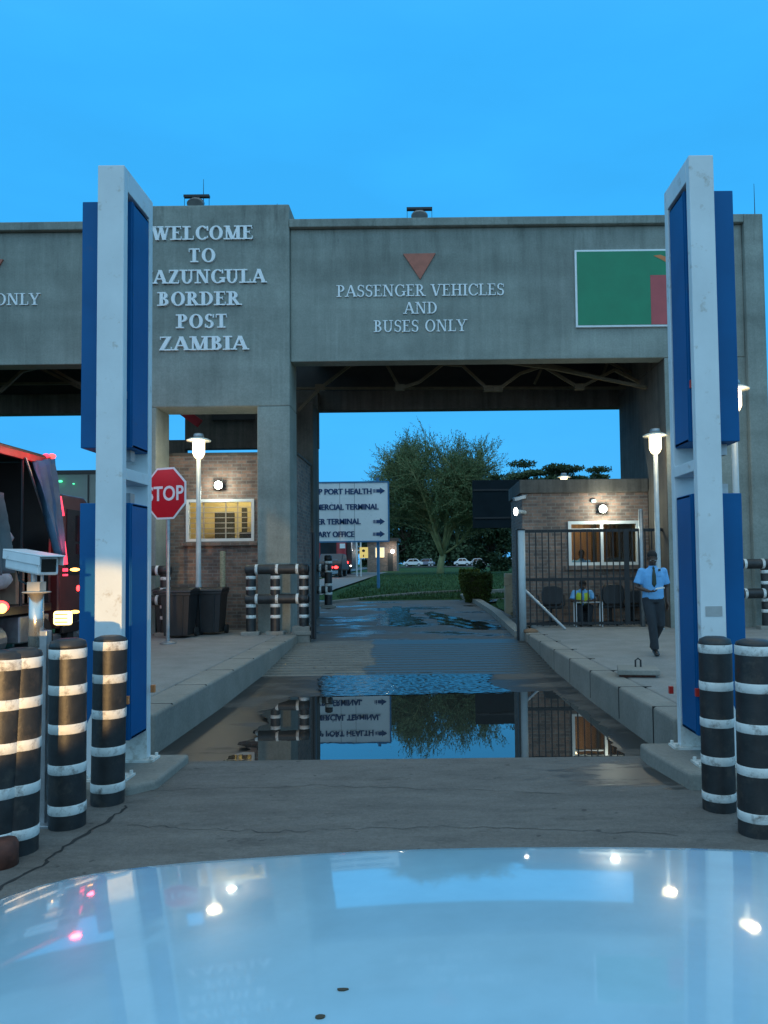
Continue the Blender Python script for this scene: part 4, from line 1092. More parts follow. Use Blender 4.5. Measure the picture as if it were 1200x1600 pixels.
mb = MB(); pts = [Bk+dv*.04+up*-.08, Bk+dv*.10+up*-.16, Vector((xm-.06, CY+.02, P(58, 915, CY).z)), Vector((xm-.05, CY+.03, P(58, 960, CY).z))]; mb.tube(pts, .007, 6); mb.build('cable', K['dark_steel'], cc)

# ================================================================ FENCE, GATE POSTS
FYY = 17.95
fx0, fx1 = P(812, 900, FYY).x, P(1040, 900, FYY).x
zf, zmid = P(900, 827, FYY).z, P(900, 905, FYY).z
fe = empty('steel_fence', ((fx0+fx1)/2, FYY, ISZ), 'black vertical bar steel fence in front of the right brick kiosk', 'fence')
mb = MB(); mb.box(fx0, fx1, FYY-.03, FYY+.03, zf-.07, zf); mb.box(fx0, fx1, FYY-.03, FYY+.03, zmid-.035, zmid+.035); mb.box(fx0, fx1, FYY-.03, FYY+.03, ISZ+.06, ISZ+.12); mb.build('rails', K['dark_steel'], fe)
mb = MB(); n = int((fx1-fx0)/.150)
for i in range(n+1):
    x = fx0+.08+(fx1-fx0-.1)*i/n; mb.box(x-.014, x+.014, FYY-.046, FYY-.031, ISZ+.04, zf-.01)
mb.build('bars', K['dark_steel'], fe)
def fpost(px, pyt, w_, mt, name='fence_post', zb=ISZ, Y=FYY, ball=True):
    p = P(px, pyt, Y); mb = MB(); mb.tube([(p.x, Y-.02, zb), (p.x, Y-.02, p.z)], w_, 14); 
    if ball: mb.ball((p.x, Y-.02, p.z+.01), w_*1.05, w_*1.05, w_*.7, 12, 6)
    return mb
fpost(1000.5, 798, .055, K['galv']).build('fence_post', K['galv'], fe, smooth=True)
mb = MB(); p = P(977, 828, FYY); mb.box(p.x-.06, p.x+.06, FYY-.06, FYY-.047, ISZ+.05, zf); mb.build('flat_stile', K['dark_steel'], fe)
mb = MB(); a = P(822, 923, 17.6); b = P(880, 982, 17.6); mb.tube([(a.x, 17.75, a.z), (b.x, 17.3, ISZ+.01)], .035, 10); mb.build('brace', K['galv'], fe)
gp_ = empty('gate_post', (P(814, 990, 16.85).x, 16.85, .2), 'stout pale steel gate post at the right kerb end', 'gate post')
p = P(814, 828, 16.85); mb = MB(); mb.tube([(p.x, 16.85, .1), (p.x, 16.85, p.z)], .085, 18); mb.build('tube', K['galv_dull'], gp_, smooth=True)
mb = MB(); mb.box(p.x-.12, p.x-.088, 16.8, 16.95, .2, p.z); mb.build('stop_strip', K['dark_steel'], gp_)
mb = MB(); mb.lathe((p.x, 16.85, p.z), [(.095, -.01), (.095, .02), (.0, .035)], 18); mb.build('cap', K['dark_steel'], gp_)
p = P(489.5, 832, 16.9); mb = MB(); mb.box(p.x-.045, p.x-.012, 16.8, 16.97, .28, p.z); mb.box(p.x-.011, p.x+.011, 16.86, 16.9, .28, p.z); mb.box(p.x+.012, p.x+.045, 16.8, 16.97, .28, p.z)
o = mb.build('gate_post', K['dark_steel']); tag(o, 'dark steel I-beam gate post at the left kerb beside the pier', 'gate post')
# concrete stub at the left kerb end, and the brick-coloured lump at the right post
p = G(488, 992, .25); mb = MB(); mb.box(-2.98, -2.58, 16.85, 17.3, .1, .56); o = mb.build('kerb_block', K['kerb'], bevel=.02); tag(o, 'square concrete block at the foot of the left gate post', 'block')
p = P(830, 984, 16.7); mb = MB(); mb.ball((p.x, 16.75, ISZ+.02), .16, .10, .07, 10, 6); o = mb.build('stone', M('brown_stone', (.20, .11, .06), .8, bmp=.5, bsc=20)); tag(o, 'brown stone lying at the foot of the right gate post', 'stone')
# beige post on the lawn edge
pb = T(797, 957); bz = zg(pb.y); p = P(797, 896, pb.y); mb = MB(); wq = 8*pb.y/FPX
mb.slab([(pb.x-wq, pb.y-wq), (pb.x+wq, pb.y-wq), (pb.x+wq, pb.y+wq), (pb.x-wq, pb.y+wq)], bz-.1, p.z); mb.box(pb.x-wq*1.2, pb.x-wq*.2, pb.y-wq*1.2, pb.y-wq*1.01, p.z-.35, p.z-.1)
o = mb.build('marker_post', M('beige_post', (.36, .29, .20), .8, dirt=.2), bevel=.02); tag(o, 'stubby beige concrete post by the kerb behind the right gate post', 'post')
# concrete cover slab with lifting ring
p = G(997, 1046, ISZ+.08); mb = MB(); cs = empty('cover_slab', (p.x, p.y, ISZ), 'thin raised concrete cover slab with a metal loop on the right pavement', 'cover slab')
wx = 36*p.y/FPX; mb.slab([(p.x-wx, p.y-.16), (p.x+wx*.72, p.y-.24), (p.x+wx, p.y+.26), (p.x-wx*.62, p.y+.36)], ISZ+.03, ISZ+.10); mb.build('slab', K['kerb'], cs, bevel=.012)
mb = MB(); mb.slab([(p.x-wx*.9, p.y-.1), (p.x+wx*.6, p.y-.16), (p.x+wx*.8, p.y+.2), (p.x-wx*.5, p.y+.3)], ISZ-.01, ISZ+.03); mb.build('frame', K['rust'], cs)
q = P(997, 1036, p.y+.1); mb = MB(); mb.tube([(q.x-.035, p.y+.1, ISZ+.10), (q.x-.035, p.y+.1, ISZ+.19), (q.x, p.y+.1, ISZ+.215), (q.x+.035, p.y+.1, ISZ+.19), (q.x+.035, p.y+.1, ISZ+.10)], .012, 8); mb.build('lifting_loop', K['dark_steel'], cs)

# ================================================================ PEOPLE
K['skin'] = M('dark_skin', (.075, .042, .028), .5, var=.12, sc=20)
K['hair'] = M('black_hair', (.008, .007, .007), .8, bmp=.4, bsc=150)
K['shirt_blue'] = M('light_blue_shirt', (.15, .40, .70), .8, var=.10, sc=14, bmp=.35, bsc=18)
K['trousers'] = M('charcoal_trousers', (.022, .026, .032), .8, var=.25, sc=10, bmp=.35, bsc=16)
K['tie'] = M('dark_green_tie', (.022, .035, .018), .6)
K['shoe'] = M('black_shoe', (.01, .01, .01), .35)
K['hivis'] = M('yellow_safety_vest', (.62, .72, .05), .7, var=.1, sc=10)
K['eye'] = M('eye_white', (.5, .48, .45), .3)
K['paper'] = M('white_paper', (.75, .74, .70), .7)
def hand(mb, wrist, direc, palm_n, side, curl):
    d = Vector(direc).normalized(); n = Vector(palm_n).normalized(); s = d.cross(n).normalized()*side
    wv = Vector(wrist); mb.tube([wv, wv+d*.04, wv+d*.085], [(.024, .016), (.038, .017), (.036, .014)], 10, ref=s)
    for i, (o, L) in enumerate(((-.029, .068), (-.010, .078), (.010, .073), (.028, .056))):
        b0 = wv+d*.08+s*o; b1 = b0+(d*cos(curl*.5)+n*sin(curl*.5))*L*.45; b2 = b1+(d*cos(curl*1.2)+n*sin(curl*1.2))*L*.33; b3 = b2+(d*cos(curl*1.8)+n*sin(curl*1.8))*L*.25
        mb.tube([b0-d*.02, b0, b1, b2, b3], [.010, .010, .0092, .0085, .007], 8)
    t0 = wv+d*.03-s*.03; t1 = t0+(d*.6-s*.7+n*.25).normalized()*.035; t2 = t1+(d*.85-s*.2+n*.45).normalized()*.03
    mb.tube([t0+s*.012, t0, t1, t2], [.013, .013, .0105, .008], 8)
def person(root, J, shirt, trous, vest=None, tie=False, down=.35):
    V = {k: Vector(v) + ORG[root.name] for k, v in J.items() if isinstance(v, tuple)}
    hd = V['head']; nk = V['neck']
    f = Vector((J.get('look', (0, -1, 0)))).normalized(); side = Vector((0, 0, 1)).cross(f).normalized()
    up = (Vector((0, 0, 1))*cos(down) + f*sin(down)); fw = (f*cos(down) - Vector((0, 0, 1))*sin(down))
    # ---- one continuous body
    mb = MB()
    def H(a, b, c): return hd + side*a + fw*b + up*c
    def headball(c, r): 
        n0 = len(mb.v); mb.ball((0, 0, 0), 1, 1, 1, 16, 11)
        mb.v[n0:] = [tuple(c + side*(v[0]*r[0]) + fw*(v[1]*r[1]) + up*(v[2]*r[2])) for v in mb.v[n0:]]
    headball(H(0, -.01, .015), (.074, .092, .098)); headball(H(0, .028, -.045), (.058, .062, .066)); headball(H(0, .055, -.088), (.030, .028, .024))
    headball(H(0, .093, -.022), (.016, .020, .020)); headball(H(0, .082, .012), (.045, .014, .014)); headball(H(0, .078, -.062), (.026, .016, .012))
    for sx in (-1, 1): headball(H(sx*.076, -.012, -.012), (.012, .022, .032)); headball(H(sx*.042, .058, -.028), (.022, .022, .022))
    mb.tube([V['chest']+Vector((0, 0, .05)), nk, hd-up*.06], [.075, .056, .058], 14)
    mb.tube([V['pelvis'], V['belly'], V['chest'], V['chest']+(nk-V['chest'])*.7], [(.145, .10), (.135, .095), (.155, .10), (.08, .07)], 18, ref=side)
    for s in ('r', 'l'):
        mb.tube([V['chest']+(V['sh_'+s]-V['chest'])*.5, V['sh_'+s], V['sh_'+s].lerp(V['el_'+s], .5), V['el_'+s], V['el_'+s].lerp(V['wr_'+s], .35), V['wr_'+s]], [.055, .052, .044, .036, .036, .023], 12)
        d = V['wr_'+s]-V['el_'+s]; hand(mb, V['wr_'+s], J.get('hd_'+s, d), J.get('pn_'+s, (0, 0, 1)), 1 if s == 'l' else -1, J.get('curl_'+s, .5))
        mb.tube([V['hip_'+s]+Vector((0, 0, .03)), V['hip_'+s].lerp(V['kn_'+s], .4), V['kn_'+s], V['kn_'+s].lerp(V['an_'+s], .3), V['an_'+s]], [.075, .068, .05, .052, .033], 12)
        mb.tube([V['an_'+s], V['an_'+s].lerp(V['to_'+s], .4), V['to_'+s]], [.034, .036, .03], 10)
    mb.build('body', K['skin'], root, smooth=True, remesh=.0075)
    # ---- face details and hair
    mb = MB()
    for sx in (-1, 1): headball(H(sx*.031, .078, -.002), (.013, .008, .008))
    mb.build('eyes', K['eye'], root, smooth=True)
    mb = MB(); headball(H(0, -.022, .028), (.081, .097, .096)); 
    n0 = len(mb.v); mb.v = [tuple(Vector(v) if (Vector(v)-hd).dot(up)-.55*(Vector(v)-hd).dot(fw) > .012 else Vector(v)+(hd-Vector(v))*.35) for v in mb.v]
    mb.build('hair', K['hair'], root, smooth=True)
    # ---- shirt with short sleeves
    mb = MB(); low = V['pelvis'].lerp(V['belly'], -.15 if J.get('untucked', 1) else .1)
    mb.tube([low, V['pelvis'].lerp(V['belly'], .5), V['belly'], V['chest'].lerp(V['belly'], .35), V['chest'], V['chest']+(nk-V['chest'])*.55, V['chest']+(nk-V['chest'])*.85], [(.172, .125), (.168, .122), (.165, .12), (.178, .125), (.180, .122), (.125, .095), (.068, .066)], 22, ref=side)
    for s in ('r', 'l'):
        m = V['sh_'+s].lerp(V['el_'+s], .8)
        mb.tube([V['sh_'+s]+(V['sh_'+s]-V['el_'+s])*.02, V['sh_'+s].lerp(V['el_'+s], .45), m], [.060, .066, .070], 14)
        mb.ball(tuple(V['sh_'+s]-Vector((0, 0, .012))), .066, .064, .060)
        mb.tube([V['chest']+(V['sh_'+s]-V['chest'])*.3, V['sh_'+s]-Vector((0, 0, .02))], [.07, .058], 14)
    sh = mb.build('shirt', shirt, root, smooth=True, remesh=.011)
    c = V['chest']+(nk-V['chest'])*.82
    mb = MB(); mb.tube([c-Vector((0, 0, .02)), c+Vector((0, 0, .025))], [(.072, .072), (.064, .066)], 16, ref=side, cap=False); mb.build('collar', shirt, root, smooth=True)
    if tie:
        cf = lambda z, o=0: V['chest']+f*.128+Vector((0, 0, z))+side*o
        mb = MB(); mb.tube([cf(.135)-f*.045, cf(.10)-f*.015], [(.016, .012), (.02, .012)], 10, ref=side); mb.tube([cf(.10)-f*.012, cf(.0)+f*.004, cf(-.14)+f*.002, cf(-.19)], [(.014, .006), (.03, .007), (.036, .007), (.004, .004)], 10, ref=side)
        mb.build('tie', K['tie'], root, smooth=True)
        mb = MB(); mb.box(*[q for q in (cf(.06, .085).x-.032, cf(.06, .085).x+.032)], cf(0).y+.002, cf(0).y+.016, cf(-.02).z, cf(.06).z); mb.build('pocket', shirt, root, bevel=.003)
        mb = MB(); mb.box(cf(0, .09).x-.018, cf(0, .09).x+.018, cf(0).y-.004, cf(0).y+.01, cf(.065).z, cf(.10).z); mb.build('badge', K['tie'], root)
    if vest:
        mb = MB()
        mb.tube([low+Vector((0, 0, .05)), V['belly'], V['chest'], V['chest']+(nk-V['chest'])*.5], [(.182, .135), (.178, .13), (.19, .132), (.14, .10)], 22, ref=side, cap=False)
        mb.f = [q for q in mb.f if not abs((sum((Vector(mb.v[i]) for i in q), Vector((0, 0, 0)))/len(q)-V['chest']).dot(side)) < .035 or (sum((Vector(mb.v[i]) for i in q), Vector((0, 0, 0)))/len(q)-V['chest']).dot(f) < 0]; mb.m = mb.m[:len(mb.f)]
        mb.build('safety_vest', vest, root, smooth=True)
    mb = MB()
    mb.tube([V['pelvis'].lerp(V['belly'], .28), V['pelvis'], V['pelvis']-Vector((0, 0, .08))], [(.158, .115), (.165, .12), (.14, .11)], 18, ref=side)
    for s in ('r', 'l'):
        mb.tube([V['hip_'+s]+Vector((0, 0, .04)), V['hip_'+s].lerp(V['kn_'+s], .35), V['kn_'+s], V['kn_'+s].lerp(V['an_'+s], .5), V['kn_'+s].lerp(V['an_'+s], .97)], [.098, .096, .074, .068, .066], 14)
    mb.build('trousers', trous, root, smooth=True, remesh=.011)
    for s in ('r', 'l'):
        mb = MB(); a, t = V['an_'+s], V['to_'+s]; dd = (t-a); dd.z = 0; dd.normalize()
        mb.tube([a-dd*.055+Vector((0, 0, -.03)), a-dd*.02+Vector((0, 0, -.012)), a.lerp(t, .5), t, t+dd*.05], [(.034, .032), (.043, .045), (.047, .036), (.043, .026), (.018, .014)], 14, ref=side)
        mb.build('shoe', K['shoe'], root, smooth=True)
PY = 12.5
base = G(1024, 1024, ISZ); PY = base.y
man = empty('person', (P(1022, 1000, PY).x, PY, ISZ), 'walking man in light blue short sleeved shirt, tie and dark trousers, looking down', 'person')
person(man, dict(pelvis=(0, 0, .93), belly=(0, -.005, 1.09), chest=(0, -.005, 1.29), neck=(0, -.02, 1.445), head=(-.015, -.055, 1.565),
    sh_r=(-.175, 0, 1.365), el_r=(-.265, .0, 1.10), wr_r=(-.115, -.20, 1.035), hd_r=(.9, -.3, .05), pn_r=(0, .1, 1), curl_r=.8,
    sh_l=(.175, 0, 1.365), el_l=(.235, .045, 1.09), wr_l=(.225, -.01, .85), hd_l=(0, -.1, -1), pn_l=(-1, -.3, 0), curl_l=.5,
    hip_r=(-.085, 0, .89), kn_r=(-.035, -.05, .48), an_r=(.005, -.03, .085), to_r=(-.005, -.17, .03),
    hip_l=(.085, 0, .89), kn_l=(.115, .02, .49), an_l=(.075, .30, .22), to_l=(.07, .36, .09), look=(-.12, -1, 0)), K['shirt_blue'], K['trousers'], tie=True, down=.50)
mb = MB(); o = ORG[man.name]; c = o+Vector((.015, -.262, 1.075)); mb.bar(c+Vector((-.05, 0, 0)), c+Vector((.085, -.02, .02)), .085, .014); mb.bar(c+Vector((-.03, -.01, .013)), c+Vector((.06, -.03, .032)), .06, .008)
o = mb.build('paper_slip', K['paper']); tag(o, 'folded white paper slip held by the walking man', 'paper')

SITY = 18.45
sx_ = P(910, 940, SITY).x
gd = empty('person', (sx_, SITY, ISZ), 'seated guard in yellow safety vest, head bowed over a small table', 'person')
person(gd, dict(pelvis=(0, .12, .42), belly=(0, .08, .56), chest=(0, .0, .74), neck=(0, -.05, .875), head=(-.01, -.12, .965),
    sh_r=(-.19, .0, .80), el_r=(-.27, -.08, .58), wr_r=(-.12, -.27, .60), pn_r=(0, 0, -1), curl_r=.4,
    sh_l=(.19, .0, .80), el_l=(.27, -.08, .58), wr_l=(.12, -.27, .60), pn_l=(0, 0, -1), curl_l=.4,
    hip_r=(-.09, .08, .42), kn_r=(-.13, -.30, .46), an_r=(-.11, -.24, .08), to_r=(-.12, -.37, .03),
    hip_l=(.09, .08, .42), kn_l=(.13, -.30, .46), an_l=(.11, -.20, .08), to_l=(.12, -.33, .03)), K['shirt_blue'], K['trousers'], vest=K['hivis'], down=.6)
mb = MB(); mb.tube([(sx_, SITY+.12, ISZ), (sx_, SITY+.12, ISZ+.30)], .15, 14); mb.box(sx_-.19, sx_+.19, SITY-.06, SITY+.3, ISZ+.301, ISZ+.335); o = mb.build('stool', K['black_plastic'], bevel=.01); tag(o, 'low black stool under the seated guard', 'stool')
tb = empty('small_table', (sx_+.12, SITY-.28, ISZ), 'small metal table with white legs in front of the seated guard', 'table')
mb = MB(); tx0, tx1 = P(897, 940, SITY-.3).x, P(940, 940, SITY-.3).x; mb.box(tx0, tx1, SITY-.46, SITY-.16, ISZ+.555, ISZ+.575); mb.build('table_top', K['galv'], tb, bevel=.004)
for x in (tx0+.02, tx1-.02):
    for y in (SITY-.44, SITY-.18):
        mb = MB(); mb.tube([(x, y, ISZ), (x, y, ISZ+.554)], .016, 8); mb.build('leg', K['sign_white'], tb)
ck = empty('person', (P(908, 860, 20.6).x, 20.6, ISZ+.58), 'clerk in pale blue shirt seen through the window of the right kiosk', 'person')
person(ck, dict(pelvis=(0, .12, .52), belly=(0, .1, .68), chest=(0, .04, .88), neck=(0, .0, 1.03), head=(0, -.05, 1.14),
    sh_r=(-.19, .02, .95), el_r=(-.26, -.08, .70), wr_r=(-.12, -.28, .69), pn_r=(0, 0, -1), sh_l=(.19, .02, .95), el_l=(.26, -.08, .70), wr_l=(.12, -.28, .69), pn_l=(0, 0, -1),
    hip_r=(-.09, .08, .5), kn_r=(-.13, -.32, .5), an_r=(-.11, -.28, .08), to_r=(-.12, -.4, .03), hip_l=(.09, .08, .5), kn_l=(.13, -.32, .5), an_l=(.11, -.28, .08), to_l=(.12, -.4, .03)), K['shirt_blue'], K['trousers'], down=.3)
mb = MB(); x = P(908, 860, 20.6).x; mb.tube([(x, 20.72, ISZ), (x, 20.72, ISZ+.93)], .04, 10); mb.box(x-.2, x+.2, 20.54, 20.92, ISZ+.931, ISZ+.97); mb.box(x-.25, x+.25, 20.5, 20.95, ISZ, ISZ+.04); o = mb.build('stool', K['black_plastic']); tag(o, 'stool under the clerk inside the right kiosk', 'stool')

# black padded chairs standing behind the fence
def chair(x, y, w_, h, label):
    r = empty('office_chair', (x, y, ISZ), label, 'chair', 'black high-backed chairs behind the fence'); z = ISZ
    mb = MB(); a = w_/2; pr = [(-a*.8, .50), (a*.8, .50), (a, .62), (a, h-.14), (a*.8, h-.02), (a*.35, h), (-a*.35, h), (-a*.8, h-.02), (-a, h-.14), (-a, .62)]
    mb.prism([(x+u_, z+q) for u_, q in pr], y-.06, y+.06); mb.build('backrest', K['black_plastic'], r, bevel=.03, seg=3)
    mb = MB(); mb.box(x-a, x+a, y+.065, y+.52, z+.40, z+.50); mb.build('seat', K['black_plastic'], r, bevel=.03)
    for sx in (-1, 1):
        mb = MB(); mb.tube([(x+sx*a, y+.1, z+.45), (x+sx*(a+.06), y+.1, z+.5), (x+sx*(a+.06), y+.12, z+.70), (x+sx*(a+.06), y+.42, z+.70)], .022, 8); mb.build('armrest', K['black_plastic'], r, smooth=True)
    mb = MB(); mb.tube([(x, y+.28, z+.07), (x, y+.28, z+.40)], .035, 10)
    for k in range(5): a5 = 2*pi*k/5; mb.bar((x, y+.28, z+.09), (x+.29*cos(a5), y+.28+.29*sin(a5), z+.05), .04, .03); mb.ball((x+.29*cos(a5), y+.28+.29*sin(a5), z+.028), .028, .028, .028, 8, 6)
    mb.build('base', K['dark_steel'], r)
chair(P(863, 940, 18.35).x, 18.35, .50, .95, 'black high-backed chair behind the fence, nearest the slanting brace')
chair(P(958, 940, 18.25).x, 18.25, .52, .98, 'large black high-backed chair behind the fence, right of the seated guard')
chair(P(992, 940, 18.6).x, 18.6, .46, .82, 'lower black chair behind the fence beside the tall thin fence post')

# ================================================================ DIRECTION SIGN BOARD
DY = 31.0
db = empty('direction_board', (P(545, 900, DY).x, DY, zg(DY)), 'big white direction board with blue lettering and arrows on blue posts', 'sign')
bx0, bx1 = P(430, 800, DY).x, P(606, 800, DY).x; bz0, bz1 = P(560, 845, DY).z, P(560, 754.5, DY).z
mb = MB(); mb.box(bx0, bx1, DY, DY+.05, bz0, bz1); mb.build('panel', K['board'], db)
mb = MB()
mb.box(bx0-.05, bx1+.05, DY-.02, DY+.07, bz1+.001, bz1+.06); mb.box(bx0-.05, bx1+.05, DY-.02, DY+.07, bz0-.06, bz0-.001); mb.box(bx1+.001, bx1+.06, DY-.02, DY+.07, bz0, bz1)
mb.build('border', K['post_blue'], db)
mb = MB()
for px in (476, 531, 554): xx = P(px, 800, DY).x; mb.box(xx-.008, xx+.008, DY-.004, DY-.001, bz0, bz1)
mb.build('panel_joint', K['galv'], db)
for tx, pr, wd, cy in (('STOP PORT HEALTH', 580, 104, 768), ('COMMERCIAL TERMINAL', 591, 123, 792), ('PASSENGER TERMINAL', 563, 113, 815), ('VETERINARY OFFICE', 553, 97, 835)):
    mb = MB(); sans_line(mb, tx, P(pr-wd, cy, DY).x, P(pr, cy, DY).x, P(pr-40, cy, DY).z, 9.0*DY/FPX, DY-.003, bold=.012, depth=.012); sans_line(mb, tx, P(pr-wd, cy, DY).x+.02, P(pr, cy, DY).x+.02, P(pr-40, cy, DY).z, 9.0*DY/FPX, DY-.0045, bold=.012, depth=.012); mb.build('lettering', K['sign_blue'], db)
for cy in (767, 815, 834.5):
    a, b = P(583, cy, DY), P(601.5, cy, DY); L = b.x-a.x; h = 5.2*DY/FPX; z = a.z; mb = MB()
    mb.box(a.x, a.x+L*.05, DY-.012, DY-.001, z-h*.5, z+h*.5); mb.box(a.x+L*.10, a.x+L*.2, DY-.012, DY-.001, z-h*.5, z+h*.5)
    mb.prism([(a.x+L*.26, z-h*.5), (a.x+L*.58, z-h*.5), (a.x+L*.58, z-h), (b.x, z), (a.x+L*.58, z+h), (a.x+L*.58, z+h*.5), (a.x+L*.26, z+h*.5)], DY-.013, DY-.001)
    mb.build('arrow', K['sign_blue'], db)
for px, top in ((590, 746), (450, 746)):
    xx = P(px, 800, DY).x; mb = MB(); mb.tube([(xx, DY+.13, zg(DY)-.3), (xx, DY+.13, P(px, top, DY).z)], .06, 12); mb.build('post', K['post_blue'], db)

# ================================================================ VEHICLES
K['lorry_dark'] = M('lorry_dark_paint', (.018, .018, .020), .4, var=.2)
K['lorry_red'] = M('lorry_red_paint', (.33, .02, .03), .35, var=.15, coat=.5)
K['tarp_blue'] = M('blue_tarpaulin', (.045, .13, .22), .55, var=.3, sc=2, bmp=.3, bsc=5)
K['tarp_grey'] = M('grey_tarpaulin', (.09, .12, .13), .6, var=.3, sc=2, bmp=.3, bsc=5)
K['sack'] = M('white_sack', (.48, .48, .50), .8, var=.25, sc=6, bmp=.4, bsc=9)
K['crate'] = M('brown_carton', (.22, .17, .12), .8, var=.2, sc=4)
K['autoglass'] = M('dark_vehicle_glass', (.012, .016, .02), .06, var=.1)
K['white_paint'] = M('white_vehicle_paint', (.68, .70, .70), .3, var=.05, coat=.6)
K['pale_box'] = M('pale_green_box_body', (.36, .42, .40), .5, var=.08, sc=1)
def wheel(parent, x, y, z, r, w_, n=22):
    mb = MB(); mb.tube([(x-w_/2, y, z), (x-w_/2+.02, y, z), (x+w_/2-.02, y, z), (x+w_/2, y, z)], [r*.93, r, r, r*.93], n, ref=(0, 0, 1)); t = mb.build('wheel', K['tyre'], parent, smooth=False)
    mb = MB(); mb.tube([(x-w_/2-.004, y, z), (x+w_/2+.004, y, z)], [r*.55, r*.55], n, ref=(0, 0, 1)); mb.tube([(x-w_/2-.03, y, z), (x+w_/2+.03, y, z)], [r*.2, r*.2], 12, ref=(0, 0, 1)); mb.build('rim', K['galv'], t)
# curtain-sided lorry in the lane on the left
TX, TW = -7.50, 2.5
ty0, ty1 = 9.2, P(86, 800, 15.35).y
z_roof = P(0, 692, 13.5).z
lr = empty('curtain_lorry', (TX-TW/2, 12.5, 0), 'dark lorry with open blue side curtain and white sacks aboard at the left edge', 'lorry')
mb = MB(); mb.box(TX-TW, TX, ty0, ty1, z_roof-.10, z_roof); 
K['rail_red_glow'] = M('red_lit_roof_rail', (.42, .02, .03), .4, emis=0)  # red glow of the marker lights is put into the rail's colour
mb.build('roof', K['lorry_dark'], lr, bevel=.02)
mb = MB(); mb.box(TX-.05, TX+.03, ty0, ty1, z_roof-.20, z_roof-.06); mb.build('roof_rail', K['rail_red_glow'], lr, bevel=.01)
mb = MB(); mb.box(TX-TW, TX-.02, ty1-.10, ty1-.01, 1.22, z_roof-.11); mb.build('front_bulkhead', K['lorry_dark'], lr)
mb = MB(); mb.box(TX-TW, TX-TW+.05, ty0, ty1-.11, 1.22, z_roof-.11); mb.build('side_curtain', K['tarp_grey'], lr)
mb = MB(); mb.box(TX-TW, TX, ty0, ty1, 1.05, 1.21); mb.box(TX-TW+.5, TX-.5, ty0, ty1+.6, .75, 1.05); mb.build('deck', K['lorry_dark'], lr, bevel=.01)
def drape(px_pts, Y0, Y1, name, mt, seed, nu=10, nv=14):     # hanging sheet, its four corners given top-left, top-right, bottom-right, bottom-left
    random.seed(seed); c = [P(px, py, Y) for (px, py), Y in zip(px_pts, (Y0, Y1, Y1, Y0))]; mb = MB(); v = []
    for j in range(nv+1):
        for i in range(nu+1):
            s_, t_ = i/nu, j/nv; p = c[0].lerp(c[1], s_).lerp(c[3].lerp(c[2], s_), t_)
            v.append(p + Vector((.07*sin(s_*19+t_*2)+random.uniform(-.01, .01), .05*cos(s_*13), 0)))
    fs = [(j*(nu+1)+i, j*(nu+1)+i+1, (j+1)*(nu+1)+i+1, (j+1)*(nu+1)+i) for j in range(nv) for i in range(nu)]
    o = mb.add(v, fs).build(name, mt, lr, smooth=True); so = o.modifiers.new('solid', 'SOLIDIFY'); so.thickness = .012; return o
drape([(48, 722), (83, 716), (96, 868), (88, 868)], 14.4, 15.2, 'curtain', K['tarp_blue'], 2)
drape([(-40, 740), (2, 770), (16, 895), (-30, 905)], 13.0, 13.5, 'curtain', K['tarp_grey'], 3)
mb = MB(); mb.bar(P(40, 715, 14.2), P(88, 862, 15.2), .03, .03); mb.build('curtain_strap', K['galv'], lr)
mb = MB(); a = P(38, 712, 14.2); mb.tube([(TX-.01, a.y, 1.2), (TX-.01, a.y, z_roof-.1)], .03, 8); mb.build('side_post', K['dark_steel'], lr)
random.seed(5)
SACKS = iter(['lowest white sack aboard the dark lorry, behind the camera housing', 'middle white sack showing just above the camera housing in the lorry', 'topmost small white sack of the pile in the dark lorry', 'white sack at the very left edge of the pile in the lorry', 'white sack of the pile in the lorry, nearest the brown cartons'])
for (px, py, r_) in ((12, 884, .36), (20, 860, .34), (27, 838, .30), (5, 905, .36), (36, 866, .30)):
    p = P(px, py, 14.0); mb = MB(); mb.ball((TX-.45, p.y+random.uniform(-.1, .1), p.z), .36, r_, r_*.62, 14, 8)
    for i in range(len(mb.v)): q = mb.v[i]; mb.v[i] = (q[0]+random.uniform(-.02, .02), q[1]+random.uniform(-.02, .02), q[2]+random.uniform(-.02, .02))
    o = mb.build('sack', K['sack'], smooth=True); tag(o, next(SACKS), 'sack', 'white sacks aboard the lorry')
for k, (px, py) in enumerate(((50, 872), (68, 866))):
    p = P(px, py, 14.6+k*.3); mb = MB(); mb.box(TX-.95, TX-.2, p.y-.22, p.y+.22, 1.22, 1.22+.85+.12*k); o = mb.build('carton', K['crate'], bevel=.01); tag(o, ['brown carton beside the white sacks aboard the dark lorry', 'taller brown carton next to the blue curtain of the lorry'][k], 'carton', 'cartons aboard the lorry')
# cab
cz = P(92, 772, 15.9).z
mb = MB(); mb.xprism([(15.75, .65), (17.3, .65), (17.36, 1.6), (17.1, cz-.1), (16.9, cz), (15.85, cz), (15.75, cz-.1)], TX-TW+.08, TX-.05); cab = mb.build('cab', M('dark_cab_red_lit', (.085, .03, .03), .35, var=.2, coat=.3), lr, bevel=.04)  # dark cab; the red light falling on it is put into its colour
mb = MB(); mb.box(TX-.049, TX-.03, 16.05, 16.95, 1.75, cz-.30); mb.build('side_window', K['autoglass'], cab)
mb = MB(); mb.box(TX-.05, TX+.02, 15.8, 17.2, .55, .75); mb.build('step', K['lorry_dark'], cab, bevel=.01)
mb = MB(); q0, q1, q2 = P(108, 800, 16.6), P(122, 800, 16.6), P(122, 838, 16.6)
mb.tube([(TX-.06, 16.7, cz-.35), q0, q1], .022, 8); mb.box(q2.x-.09, q2.x+.07, 16.52, 16.64, P(120, 846, 16.6).z, P(120, 806, 16.6).z); mb.box(q2.x-.08, q2.x+.06, 16.52, 16.64, P(120, 866, 16.6).z, P(120, 850, 16.6).z); mb.tube([(TX-.06, 16.7, P(110, 882, 16.6).z), P(114, 862, 16.6)], .02, 8)
